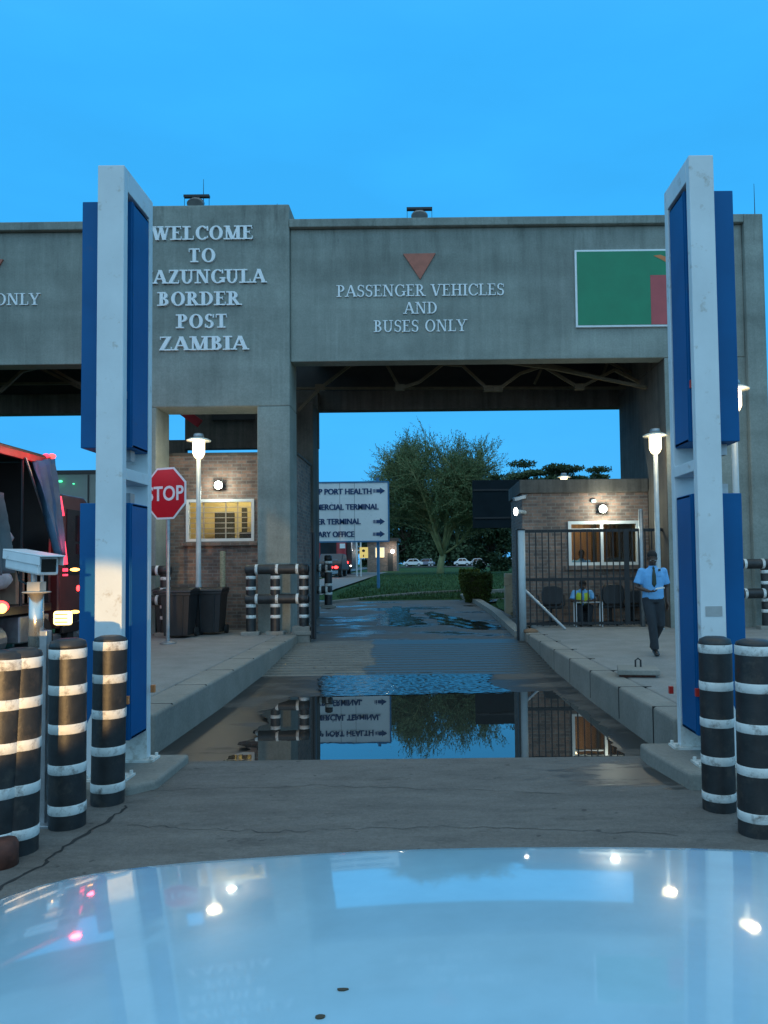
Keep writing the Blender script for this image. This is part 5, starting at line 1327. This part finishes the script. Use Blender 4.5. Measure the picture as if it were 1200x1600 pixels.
mb.build('mirror', K['lorry_dark'], cab)
for y, r_ in ((16.6, .5), (10.4, .5), (11.5, .5), (15.0, .48)):
    for x in (TX-.16, TX-TW+.16): wheel(lr, x, y, r_, r_, .3)
def lamp(parent, px, py, Y, w_, h_, mt, name='marker_light', d=.05):
    p = P(px, py, Y); mb = MB(); mb.ball((p.x, p.y, p.z), w_/2, d, h_/2, 12, 8); return mb.build(name, K[mt], parent, smooth=True)
lamp(lr, 81, 713, 15.3, .16, .10, 'tail')
lamp(lr, 72, 712, 15.1, .14, .08, 'pink_glow'); q = P(60, 722, 14.6); point('roof_marker_glow', (q.x+.45, q.y-.3, q.z+.1), 14, (1, .06, .06), .1); q = P(98, 850, 15.4); point('side_marker_glow', (q.x+.35, q.y-.2, q.z), 10, (1, .06, .1), .1)
lamp(lr, 0, 948, 12.6, .30, .20, 'tail', 'tail_light'); lamp(lr, 3, 951, 12.55, .16, .16, 'amber', 'indicator')
for a_, b_ in (((92, 776), (97, 806)), ((98, 846), (102, 882)), ((90, 808), (90, 814)), ((95, 826), (96, 829)), ((102, 888), (102, 893)), ((102, 897), (102, 900))):
    p, q = P(*a_, 15.6), P(*b_, 15.6); mb = MB(); mb.tube([p, q], .05, 10); mb.build('red_side_reflection', K['pink_glow'], lr, smooth=True)  # glowing tubes stand in for red lights reflected on the cab side
p = P(96, 966, 14.6); mb = MB(); hw, hh = 14*14.6/FPX, 11*14.6/FPX
mb.box(p.x-hw, p.x+hw, 14.6, 14.72, p.z-hh, p.z+hh); wlmp = mb.build('work_lamp', K['amber_lamp'], lr, bevel=.05, seg=3)
mb = MB()
for t_ in (-.55, 0, .55): mb.box(p.x-hw*.68, p.x+hw*.68, 14.58, 14.598, p.z+hh*t_-hh*.06, p.z+hh*t_+hh*.06)
mb.build('guard_bar', K['lorry_dark'], wlmp)
lamp(lr, 117, 890, 15.7, .20, .07, 'amber'); lamp(lr, 117, 956, 15.7, .20, .07, 'amber'); lamp(lr, 122, 919, 15.7, .06, .12, 'tail')
mb = MB(); mb.box(TX-.9, TX-.02, 14.2, 15.3, .50, 1.0); mb.tube([(TX-.4, 14.0, .6), (TX-.4, 12.4, .6)], .28, 18, ref=(0, 0, 1)); mb.box(TX-.6, TX-.1, 15.0, 16.0, .35, .55); mb.build('fuel_tank', K['galv'], lr, bevel=.03)
# pale box truck beyond it
bt = empty('box_truck', (-10.3, 24, zg(24)), 'pale green box truck parked behind the dark lorry', 'truck'); zb = zg(24)
a, b = P(84, 800, 23.5).x, P(192, 800, 23.5).x
mb = MB(); mb.box(a, b, 23.5, 30, zb+.95, P(120, 737, 23.5).z); mb.build('box_body', K['pale_box'], bt, bevel=.03)
mb = MB(); mb.box(a-.03, b+.03, 23.44, 23.498, P(120, 741, 23.5).z, P(120, 735, 23.5).z); mb.box(a, b, 23.46, 23.498, zb+.9, zb+1.05); xm = (a+b)/2; mb.box(xm-.02, xm+.02, 23.47, 23.498, zb+1.06, P(120, 742, 23.5).z); mb.build('rear_frame', K['lorry_dark'], bt)
mb = MB(); mb.box(a+.1, b-.1, 30.3, 32, zb+.6, zb+2.9); mb.build('cab', K['white_paint'], bt, bevel=.1)
mb = MB(); mb.box(a+.4, b-.4, 23.6, 32, zb+.55, zb+.93); mb.build('chassis', K['lorry_dark'], bt)
for y in (25, 31): 
    for x in (a+.2, b-.2): wheel(bt, x, y, zb+.48, .48, .3)
lamp(bt, 94, 752, 23.4, .15, .07, 'green_lamp'); lamp(bt, 115, 756, 23.4, .06, .04, 'green_lamp')

# red lorry and dark car waiting on the far road
def z_(Y): return zg(Y)+.02
Y = 52.0; x0, x1 = P(497, 870, Y).x, P(549, 870, Y).x; g0 = z_(Y)
rl = empty('red_lorry', ((x0+x1)/2, Y, g0), 'dark red lorry with a big window and lit tail light under the white direction board', 'lorry')
mb = MB(); mb.box(x0, x1-.35, Y, Y+5, g0+.5, g0+3.6); mb.build('body', K['lorry_red'], rl, bevel=.08)
mb = MB(); mb.box(x0+.15, x0+1.25, Y-.02, Y-.001, g0+1.35, g0+2.7); mb.build('rear_window', K['autoglass'], rl)
mb = MB(); mb.box(x1-.34, x1, Y+.3, Y+5, g0+.4, g0+3.2); mb.box(x0, x1-.4, Y-.06, Y-.001, g0+.5, g0+.75); mb.build('bumper', K['lorry_dark'], rl)
mb = MB(); p = P(535, 853, Y-.1); mb.box(p.x-.18, p.x+.18, Y-.06, Y-.022, p.z-.16, p.z+.16); mb.build('number_plate', K['sign_white'], rl)
for px in (546.5, 549): p = P(px, 858, Y-.1); 
mb = MB(); a = P(549, 850, Y); mb.box(a.x-.03, a.x+.03, Y+.2, Y+.28, P(549, 861, Y).z, P(549, 847, Y).z); mb.build('exhaust_stack', K['chrome'], rl)
for x in (x0+.2, x1-.6):
    for yy in (Y+.8, Y+4): wheel(rl, x, yy, g0+.45, .45, .3)
lamp(rl, 542, 879, Y-.1, .20, .17, 'tail', 'tail_light'); lamp(rl, 548, 884, Y-.1, .12, .08, 'white_lamp', 'reverse_light')
def car(Yc, px0, px1, label, mt, rear=True, tail=True, group=None, L=4.2, zoff=0):
    xa, xb = P(px0, 885, Yc).x, P(px1, 885, Yc).x; g = z_(Yc)+zoff; wd = xb-xa
    r = empty('parked_car' if not tail else 'car', ((xa+xb)/2, Yc, g), label, 'car', group)
    if tail:   # seen from behind
        mb = MB(); mb.xprism([(Yc, .45), (Yc+L, .40), (Yc+L+.05, .75), (Yc+L-.9, .95), (Yc+L*.62, 1.42), (Yc+L*.25, 1.45), (Yc+.15, .98), (Yc-.02, .85)], 0, 1)
        mb.v = [(xa+v[0]*wd, v[1], v[2]+g) for v in mb.v]; mb.build('body', mt, r, bevel=.08, seg=3)
        mb = MB(); mb.add([(xa+.18*wd, Yc+.20, g+1.02), (xb-.18*wd, Yc+.20, g+1.02), (xb-.24*wd, Yc+L*.235, g+1.38), (xa+.24*wd, Yc+L*.235, g+1.38)], [(0, 1, 2, 3)]); mb.build('rear_window', K['autoglass'], r)
        for x in (xa+.18, xb-.18):
            for yy in (Yc+.75, Yc+L-.85): wheel(r, x, yy, g+.31, .31, .2)
    else:      # side on
        mb = MB(); h = wd
        mb.prism([(xa, g+.35), (xa+.02*h, g+.75), (xa+.18*h, g+.92), (xa+.32*h, g+1.42), (xa+.70*h, g+1.45), (xa+.86*h, g+.95), (xb, g+.82), (xb, g+.35)], Yc, Yc+1.7); mb.build('body', mt, r, bevel=.10, seg=3)
        mb = MB(); mb.prism([(xa+.25*h, g+.95), (xa+.345*h, g+1.34), (xa+.51*h, g+1.36), (xa+.51*h, g+.95)], Yc-.012, Yc+.02); mb.prism([(xa+.53*h, g+.95), (xa+.53*h, g+1.36), (xa+.68*h, g+1.36), (xa+.79*h, g+.97)], Yc-.012, Yc+.02); mb.build('side_window', K['autoglass'], r)
        for x in (xa+.2*h, xb-.2*h):
            for yy in (Yc+.1, Yc+1.6):
                mb = MB(); mb.tube([(x, yy-.1, g+.31), (x, yy+.1, g+.31)], .31, 18); t = mb.build('wheel', K['tyre'], r)
                mb = MB(); mb.tube([(x, yy-.11, g+.31), (x, yy+.11, g+.31)], .18, 14); mb.build('rim', K['galv'], t)
    return r
dc = car(46, 497, 534, 'dark car with two lit tail lights in front of the red lorry', K['lorry_dark'])
lamp(dc, 517, 886.5, 45.95, .26, .17, 'tail', 'tail_light'); lamp(dc, 525, 886.5, 45.95, .26, .17, 'tail', 'tail_light'); lamp(dc, 512, 895, 45.93, .4, .10, 'white_lamp', 'plate_light')
K['silver'] = M('silver_paint', (.42, .46, .50), .3, .3, var=.05, coat=.5); K['bluegrey'] = M('blue_grey_paint', (.10, .16, .24), .3, var=.05, coat=.5)
for i, (a, b, Yc, mt, lb) in enumerate(((629, 661, 138, 'white_paint', 'white car leftmost of the row parked under the far trees'), (650, 680, 142, 'bluegrey', 'dark blue car parked between two pale cars under the far trees'), (669, 677, 137, 'silver', 'tail of a silver car parked just left of the pale tree trunk'), (709, 735, 139, 'white_paint', 'white car parked just right of the pale tree trunk'), (732, 760, 143, 'silver', 'silver car parked behind the clipped bushes'), (752, 781, 138, 'white_paint', 'white car parked behind the right end of the clipped bushes'), (778, 808, 141, 'silver', 'silver car parked left of the beige post'))):
    car(Yc, a, b, lb, K[mt], tail=False, group='cars parked under the far trees')

# ================================================================ FAR LODGE, NOTICE, POSTS
Y = 70.0; x0, x1 = P(574, 880, Y).x, P(620, 880, Y).x; g0 = zg(Y)
lo = empty('brick_lodge', ((x0+x1)/2, Y, g0), 'small flat roofed brick lodge with a lit window beyond the direction board', 'building')
zt1 = P(600, 846, Y).z
hx0, hx1, hz0_, hz1_ = P(586, 870, Y).x, P(601, 870, Y).x, P(590, 871, Y).z, P(590, 856, Y).z
mb = MB(); wall_hole(mb, x0, x1, g0-.2, zt1, hx0, hx1, hz0_, hz1_, Y, Y+.25); mb.box(x0, x0+.25, Y+.251, Y+5, g0-.2, zt1); mb.box(x1-.25, x1, Y+.251, Y+5, g0-.2, zt1); mb.build('wall', K['brick'], lo)
mb = MB(); mb.box(x0-.2, x1+.2, Y-.3, Y+5.2, zt1, zt1+.3); mb.build('roof', K['roof_sheet'], lo)
mb = MB(); mb.box(hx0, hx1, Y+.3, Y+.35, hz0_, hz1_); mb.build('lit_window', emit('lit_far_window', (1.0, .74, .36), 1.3), lo)
mb = MB(); mb.box(hx0, hx0+.06, Y-.03, Y+.1, hz0_, hz1_); mb.box(hx1-.06, hx1, Y-.03, Y+.1, hz0_, hz1_); mb.box(hx0, hx1, Y-.02, Y+.11, hz1_, hz1_+.06); mb.box((hx0+hx1)/2-.03, (hx0+hx1)/2+.03, Y-.02, Y+.1, hz0_, hz1_); mb.build('window_frame', K['frame_white'], lo)
mb = MB(); mb.box(P(606, 880, Y).x, P(614, 880, Y).x, Y-.04, Y-.001, g0, P(610, 864, Y).z); mb.build('door', K['roof_sheet'], lo)
lamp(lo, 613.5, 861.5, Y-.3, .36, .36, 'white_lamp', 'wall_lamp', .15)
point('lodge_glow', (P(613.5, 862, Y).x, Y-.7, P(613, 862, Y).z), 40, (1, .93, .8), .2)
Y = 48.0; p0, p1 = P(562, 872, Y), P(575, 855, Y); g0 = zg(Y)
nb = empty('notice_board', ((p0.x+p1.x)/2, Y, g0), 'yellow lit notice board on pale posts below the direction board', 'notice board')
mb = MB(); mb.box(p0.x, p1.x, Y, Y+.06, p0.z, p1.z); mb.build('panel', M('yellow_notice', (.75, .52, .14), .5, emis=.45, ecol=(1.0, .66, .18)), nb)
mb = MB(); c = P(568, 860.5, Y); mb.prism([(c.x+.10*cos(k*pi/6), c.z+.085*sin(k*pi/6)) for k in range(12)], Y-.012, Y-.001); d = P(568, 868, Y); mb.box(d.x-.03, d.x+.03, Y-.012, Y-.001, d.z-.09, d.z+.05); mb.build('symbol', K['lorry_dark'], nb)
for px in (557, 563.5):
    xx = P(px, 870, Y).x; mb = MB(); mb.tube([(xx, Y+.12, g0-.1), (xx, Y+.12, P(px, 845, Y).z)], .05, 10); mb.build('post', K['frame_white'], nb)

# ================================================================ TREES AND BUSHES
def leafmat(name, a, b_, trans=.15):
    m, nt, b = newmat(name); v = vec(nt)
    c = ramp(nt, noise(nt, v, .9, 5, .6), [(.3, a), (.7, b_)])
    c = mix(nt, 1.0, c, ramp(nt, noise(nt, v, 9, 3, .6), [(.3, .6), (.7, 1.4)]), 'MULTIPLY')
    nt.links.new(c, b.inputs['Base Color']); b.inputs['Roughness'].default_value = .65; b.inputs['Specular IOR Level'].default_value = .2
    return m
K['leaf_fever'] = leafmat('feathery_leaves', (.065, .115, .05), (.12, .17, .075))
K['leaf_dark'] = leafmat('dark_leaves', (.026, .052, .026), (.06, .095, .045))
K['leaf_hedge'] = leafmat('hedge_leaves', (.030, .058, .014), (.075, .095, .022))
K['leaf_flat'] = leafmat('umbrella_tree_leaves', (.034, .062, .028), (.07, .10, .045))
K['bark_fever'] = M('pale_green_bark', (.24, .25, .11), .8, var=.3, sc=3, bmp=.3, bsc=12)
K['bark'] = M('brown_bark', (.06, .045, .032), .9, var=.3, sc=4, bmp=.4, bsc=14)
def leaf(mb, p, d, L, w_):
    d = d.normalized(); r = d.cross(Vector((random.uniform(-1, 1), random.uniform(-1, 1), random.uniform(-1, 1))))
    if r.length < .05: return
    r = r.normalized()*w_/2
    mb.add([p-r*.5, p+d*L*.5-r, p+d*L, p+d*L*.5+r], [(0, 1, 2, 3)])
def curve_pts(a, b, bend, n):
    m = (a+b)/2 + bend; return [a*(1-t)**2 + m*2*t*(1-t) + b*t*t for t in [i/n for i in range(n+1)]]
def fever_tree():
    random.seed(11)
    base = T(688, 896); D = base.y; s = D/FPX
    r = empty('fever_tree', base, 'tall fever tree with pale trunk and wide feathery crown on the lawn', 'tree')
    W_, L_ = MB(), MB()
    fork = P(692, 866, D); W_.tube([base-Vector((0, 0, .3)), base+Vector((.02, 0, .5)), fork], [.33, .26, .22], 12)
    cx = P(678, 800, D).x; zlo, zhi = P(682, 868, D).z, P(682, 684, D).z
    rx = 114*s; ry = rx*.9; zc = zlo+(zhi-zlo)*.42
    def shell(az, el, k=1.0):
        rz = (zhi-zc)*(1.0 if el > .9 else 1.0+.28*(.9-el)/.9*min(1, el*3)) if el > 0 else (zc-zlo)
        wob = 1+.13*sin(3*az+1)+.08*sin(7*az+el*5)
        return Vector((cx+rx*k*wob*cos(el)*cos(az), D+ry*k*wob*cos(el)*sin(az), zc+rz*k*wob*sin(el)))
    limbs = []
    for i in range(11):
        az = 2*pi*i/11+random.uniform(-.25, .25); el = random.uniform(.12, 1.05)
        e = shell(az, el, .80); pts = curve_pts(fork+Vector((0, 0, random.uniform(-.3, .1))), e, Vector((0, 0, .9)) - (e-fork)*.10*Vector((1, 1, 0)).length*.2, 8)
        W_.tube(pts, [.13*(1-.88*k/8)+.012 for k in range(9)], 7); limbs.append(pts)
    low = P(742, 812, D); pts = curve_pts(fork, low, Vector((.5, 0, -.4)), 6); W_.tube(pts, [.09, .08, .07, .06, .05, .04, .03], 6); limbs.append(pts)
    for pts in limbs:
        for k in range(2, 9):
            if k >= len(pts): break
            for _ in range(6):
                o = pts[k]; dv = (o-fork); az = atan2(dv.y, dv.x)+random.uniform(-.9, .9); el = random.uniform(-.25, 1.3)
                e = o.lerp(shell(az, el, random.uniform(.84, 1.12)), random.uniform(.45, 1.0)); sub = curve_pts(o, e, Vector((0, 0, random.uniform(-.1, .5))), 5)
                W_.tube(sub, [.030, .024, .018, .013, .009, .006], 4)
                for q in range(1, 6):
                    for _2 in range(4):
                        b0 = sub[q]; dr = (sub[q]-sub[q-1]).normalized(); dr = (dr*.8+Vector((random.gauss(0, .5), random.gauss(0, .5), random.gauss(.28, .4)))).normalized(); Lt = random.uniform(.5, 1.35)
                        t1 = b0+dr*Lt; W_.tube([b0, t1], [.009, .004], 3, cap=False)
                        for z in range(13):
                            pp = b0.lerp(t1, (z+random.random())/13); leaf(L_, pp, dr*.7+Vector((random.gauss(0, .5), random.gauss(0, .5), random.gauss(0, .45))), random.uniform(.09, .19), .05)
    W_.build('trunk', K['bark_fever'], r, smooth=True); L_.build('crown', K['leaf_fever'], r)
fever_tree()
def blob_tree(px, pyb, pyt, pxw, D, label, mt, seed, nl=9000, flat=False, group='dark trees beyond the lawn', lsz=.3):
    random.seed(seed); s = D/FPX; g = zg(D); x = P(px, 880, D).x; zt_ = P(px, pyt, D).z; H = zt_-g; Wd = pxw*s/2
    r = empty('background_tree', (x, D, g), label, 'tree', group)
    W_, L_ = MB(), MB(); c0 = Vector((x, D, g)); fk = c0+Vector((0, 0, H*.28))
    W_.tube([c0-Vector((0, 0, .3)), c0+Vector((.1, 0, H*.15)), fk], [H*.035, H*.027, H*.022], 8)
    cl = []
    for i in range(30):
        az = random.uniform(0, 2*pi); q = sqrt(random.random())*.85
        zz = (H*random.uniform(.72, .985)*(1-.06*q) if flat else g*0+H*(.06+.86*random.random()*(1-.35*q*q)))
        c = c0+Vector((Wd*q*cos(az), Wd*.8*q*sin(az), zz)); cr = Wd*(random.uniform(.12, .27) if flat else random.uniform(.22, .38))
        cl.append((c, cr)); W_.tube(curve_pts(fk, c, Vector((0, 0, .4 if not flat else -.2)), 4), [H*.014, H*.011, H*.008, H*.005, H*.003], 5)
    for c, cr in cl:
        for _ in range(nl//30):
            v = Vector((random.gauss(0, 1), random.gauss(0, 1), random.gauss(0, 1))).normalized()*random.random()**.45
            p = c+Vector((v.x*cr, v.y*cr, v.z*cr*(.20 if flat else .72))); leaf(L_, p, Vector((random.gauss(0, 1), random.gauss(0, 1), random.gauss(0, .8))), random.uniform(.6, 1.2)*lsz, lsz*.55)
    W_.build('trunk', K['bark'], r, smooth=True); L_.build('crown', mt, r)
blob_tree(640, 882, 772, 120, 158, 'dark bushy tree behind the left half of the fever tree', K['leaf_dark'], 31, 14000, lsz=.8)
blob_tree(725, 882, 764, 130, 160, 'dark bushy tree behind the right half of the fever tree', K['leaf_dark'], 32, 14000, lsz=.8)
blob_tree(598, 882, 800, 80, 162, 'dark bushy tree behind the brick lodge', K['leaf_dark'], 33, 6000, lsz=.75)
blob_tree(800, 882, 770, 110, 156, 'dark bushy tree between the fever tree and the right kiosk', K['leaf_dark'], 34, 13000, lsz=.8)
blob_tree(768, 895, 800, 70, 62, 'dark low tree under the blank dark sign board', K['leaf_dark'], 35, 7000, lsz=.3)
blob_tree(690, 882, 800, 150, 166, 'wide dark tree behind the pale trunk of the fever tree', K['leaf_dark'], 36, 8000, lsz=.6)
blob_tree(520, 882, 808, 90, 160, 'dark tree behind the red lorry', K['leaf_dark'], 37, 6000, lsz=.75)
blob_tree(920, 900, 736, 130, 54, 'low spreading dark tree behind the right end of the right kiosk roof', K['leaf_flat'], 44, 9000, flat=True, lsz=.2)
blob_tree(825, 900, 736, 190, 52, 'lower dark tree behind the umbrella tree above the right kiosk roof', K['leaf_flat'], 43, 9000, flat=True, lsz=.2)
blob_tree(870, 900, 716, 190, 46, 'flat-topped umbrella tree above the right kiosk roof', K['leaf_flat'], 41, 15000, flat=True, lsz=.17)
def flat_bough(px0, py0, px1, py1, D, seed): pass
def bush(px, pyb, pyt, pxw, label, seed, mt, n=9000):
    random.seed(seed); b0 = T(px, pyb); D = b0.y; s = D/FPX; g = zg(D); Wd = pxw*s/2; H = (pyb-pyt)*s
    r = empty('clipped_bush', (b0.x, D, g), label, 'bush', 'clipped bushes at the lawn corner'); L_ = MB()
    mb = MB(); mb.ball((b0.x, D+Wd, g+H*.52), Wd*.86, Wd*.86, H*.44, 16, 10); mb.tube([(b0.x, D+Wd, g-.1), (b0.x, D+Wd, g+.3)], .05, 8); mb.build('stems', K['bark'], r, smooth=True)
    for _ in range(n):
        a = random.uniform(0, 2*pi); t = random.random()
        if random.random() < .3: q = sqrt(random.random()); zz = H*(.93+.05*random.random())
        else: q = random.uniform(.88, 1.03); zz = H*t
        prof_ = (.72+.30*min(1, zz/(H*.6))) if zz < H*.85 else 1.0
        f_ = max(abs(cos(a)), abs(sin(a)))**-.45
        p = Vector((b0.x+Wd*q*prof_*f_*.92*cos(a), D+Wd+Wd*q*prof_*f_*.92*sin(a), g+zz+random.uniform(-.03, .03)+.04*sin(a*5)))
        leaf(L_, p, Vector((cos(a)*.6+random.gauss(0, .6), sin(a)*.6+random.gauss(0, .6), random.gauss(.3, .6))), random.uniform(.05, .10), .04)
    L_.build('foliage', mt, r)
bush(747, 943, 898, 48, 'square clipped dark green bush at the kerb corner', 51, K['leaf_hedge'])
bush(735, 928, 892, 32, 'rounder yellow-green bush just behind the square clipped bush', 52, leafmat('yellow_green_leaves', (.05, .085, .012), (.12, .13, .022)), 6000)

# ================================================================ OUR CAR: the white bonnet in front of the lens
K['bonnet'] = M('sky_tinted_white_paint', (.36, .60, .72), .25, var=.06, sc=7, coat=1.0, spec=.6)  # white paint with the sky's blue tint put into its base colour
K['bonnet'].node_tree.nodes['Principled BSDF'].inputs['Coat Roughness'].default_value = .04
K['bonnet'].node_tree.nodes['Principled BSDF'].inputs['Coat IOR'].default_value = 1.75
wc = empty('white_car', (.02, .8, .012), 'white car whose glossy bonnet fills the bottom of the photo', 'car')
ZE = 1.255
etab = [(0, 1402), (60, 1384), (120, 1369), (200, 1357), (300, 1347), (400, 1340), (500, 1333.5), (600, 1329), (700, 1326), (800, 1324), (900, 1323.5), (1000, 1324), (1100, 1326), (1200, 1330)]
edge = []
for px, py in etab:
    d = ray(px, py); p = CP+d*((ZE-CAMH)/d.z)
    for _ in range(3): p = CP+d*((ZE-.055*(p.x-.22)**2-.03*max(0, abs(p.x+.02)-.62)**2-CAMH)/d.z)
    edge.append((p.x, p.y))
edge = [(edge[0][0]-.10, edge[0][1]-.16), (edge[0][0]-.05, edge[0][1]-.07)] + edge + [(edge[-1][0]+.06, edge[-1][1]-.02), (edge[-1][0]+.12, edge[-1][1]-.07)]
def drp(x): return -.055*(x-.22)**2 - .03*max(0, abs(x+.02)-.62)**2
def bz(d): # height above the lip, d metres back from it; the slope eases from 9 to 3 degrees
    a0, a1 = radians(7.9), radians(8.1)
    return a0*d - a1*d*d/2 if d < 1.0 else a0 - a1/2 + (d-1)*radians(1.6)
mb = MB(); v = []; nu = 120; ds = [-.17, -.15, -.12, -.085, -.055, -.03, -.014, -.005] + [i*1.15/44 for i in range(45)]
xs0, xs1 = edge[0][0], edge[-1][0]
def ey(x): return lerp(edge, x)
sm_edge = []
for i in range(nu+1):
    x = xs0+(xs1-xs0)*i/nu; sm_edge.append((x, sum(ey(x+o)*w_ for o, w_ in ((-.06, .15), (-.03, .2), (0, .3), (.03, .2), (.06, .15)))))
for x, yy in sm_edge:
    dro = drp(x)
    for d in ds:
        if d < 0: q = -d; yv = yy+.055*(1-(1-min(1, q/.17))**2); zv = ZE-.012*q/.17-q*1.0+dro-q*q*1.5; zv = ZE - (radians(7.9)*(yv-yy)+ 1.9*(q)**1.5)+dro if True else zv
        else: yv = yy-d; zv = ZE+bz(d)+dro
        v.append((x, yv, zv))
nd = len(ds)
fs = [(i*nd+j, (i+1)*nd+j, (i+1)*nd+j+1, i*nd+j+1) for i in range(nu) for j in range(nd-1)]
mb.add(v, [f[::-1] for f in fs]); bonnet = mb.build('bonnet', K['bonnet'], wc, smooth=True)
# wings, grille, bumper, lamps and front wheels below the bonnet line
xa, xb = xs0, xs1
mb = MB()
for x0, x1 in ((xa-.03, xa+.10), (xb-.10, xb+.03)):
    ye = min(ey(x0), ey(x1))
    mb.xprism([(.2, .35), (.2, 1.18), (ye-.25, 1.17), (ye-.04, 1.10), (ye-.02, .75), (ye-.35, .72), (ye-.45, .35)], x0, x1)
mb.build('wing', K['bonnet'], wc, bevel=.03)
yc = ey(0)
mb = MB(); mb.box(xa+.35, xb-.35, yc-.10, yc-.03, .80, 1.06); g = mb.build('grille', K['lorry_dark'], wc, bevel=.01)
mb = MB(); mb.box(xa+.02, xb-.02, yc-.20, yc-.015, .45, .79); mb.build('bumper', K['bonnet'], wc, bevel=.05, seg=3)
for x0, x1 in ((xa+.12, xa+.34), (xb-.34, xb-.12)):
    ye = min(ey(x0), ey(x1)); mb = MB(); mb.box(x0, x1, ye-.14, ye-.06, .84, 1.03); mb.build('headlight', K['chrome'], wc, bevel=.02)
for x in (xa+.12, xb-.12): wheel(wc, x, .75, .38, .37, .22)
# leaf litter and dirt on the bonnet
def on_bonnet(px, py):
    d = ray(px, py); lo, hi = .4, 2.0
    for _ in range(40):
        m = (lo+hi)/2; p = CP+d*(m/d.y)
        if p.z > ZE+drp(p.x)+bz(max(0, ey(p.x)-p.y)): lo = m
        else: hi = m
    return CP+d*(lo/d.y)
K['leaf_dry'] = M('dry_leaf_bit', (.06, .05, .03), .8)
for i, (px, py, a, b) in enumerate(((536, 1547, .009, .0035), (501, 1590, .007, .005))):
    p = on_bonnet(px, py); mb = MB(); n = 9
    mb.slab([(p.x+a*cos(2*pi*k/n)*random.uniform(.7, 1.1), p.y+b*sin(2*pi*k/n)*random.uniform(.7, 1.1)) for k in range(n)], p.z-.006, p.z+.002)
    o = mb.build('leaf_scrap', K['leaf_dry']); tag(o, ['thin dry leaf scrap on the white bonnet', 'rounder dark leaf scrap at the bottom edge of the white bonnet'][i], 'leaf')

# headlights of a vehicle waiting to the left of the camera: they light the left bollards and frame
sp = bpy.data.lights.new('headlight_beam', 'SPOT'); sp.energy = 2900; sp.color = (1.0, .60, .22); sp.spot_size = radians(10.5); sp.spot_blend = .35; sp.shadow_soft_size = .05
so = bpy.data.objects.new('headlight_beam', sp); COL.objects.link(so); so.location = (-1.75, -1.4, .95)
so.rotation_euler = (Vector((-2.78, 6.4, 1.24))-Vector(so.location)).to_track_quat('-Z', 'Y').to_euler()
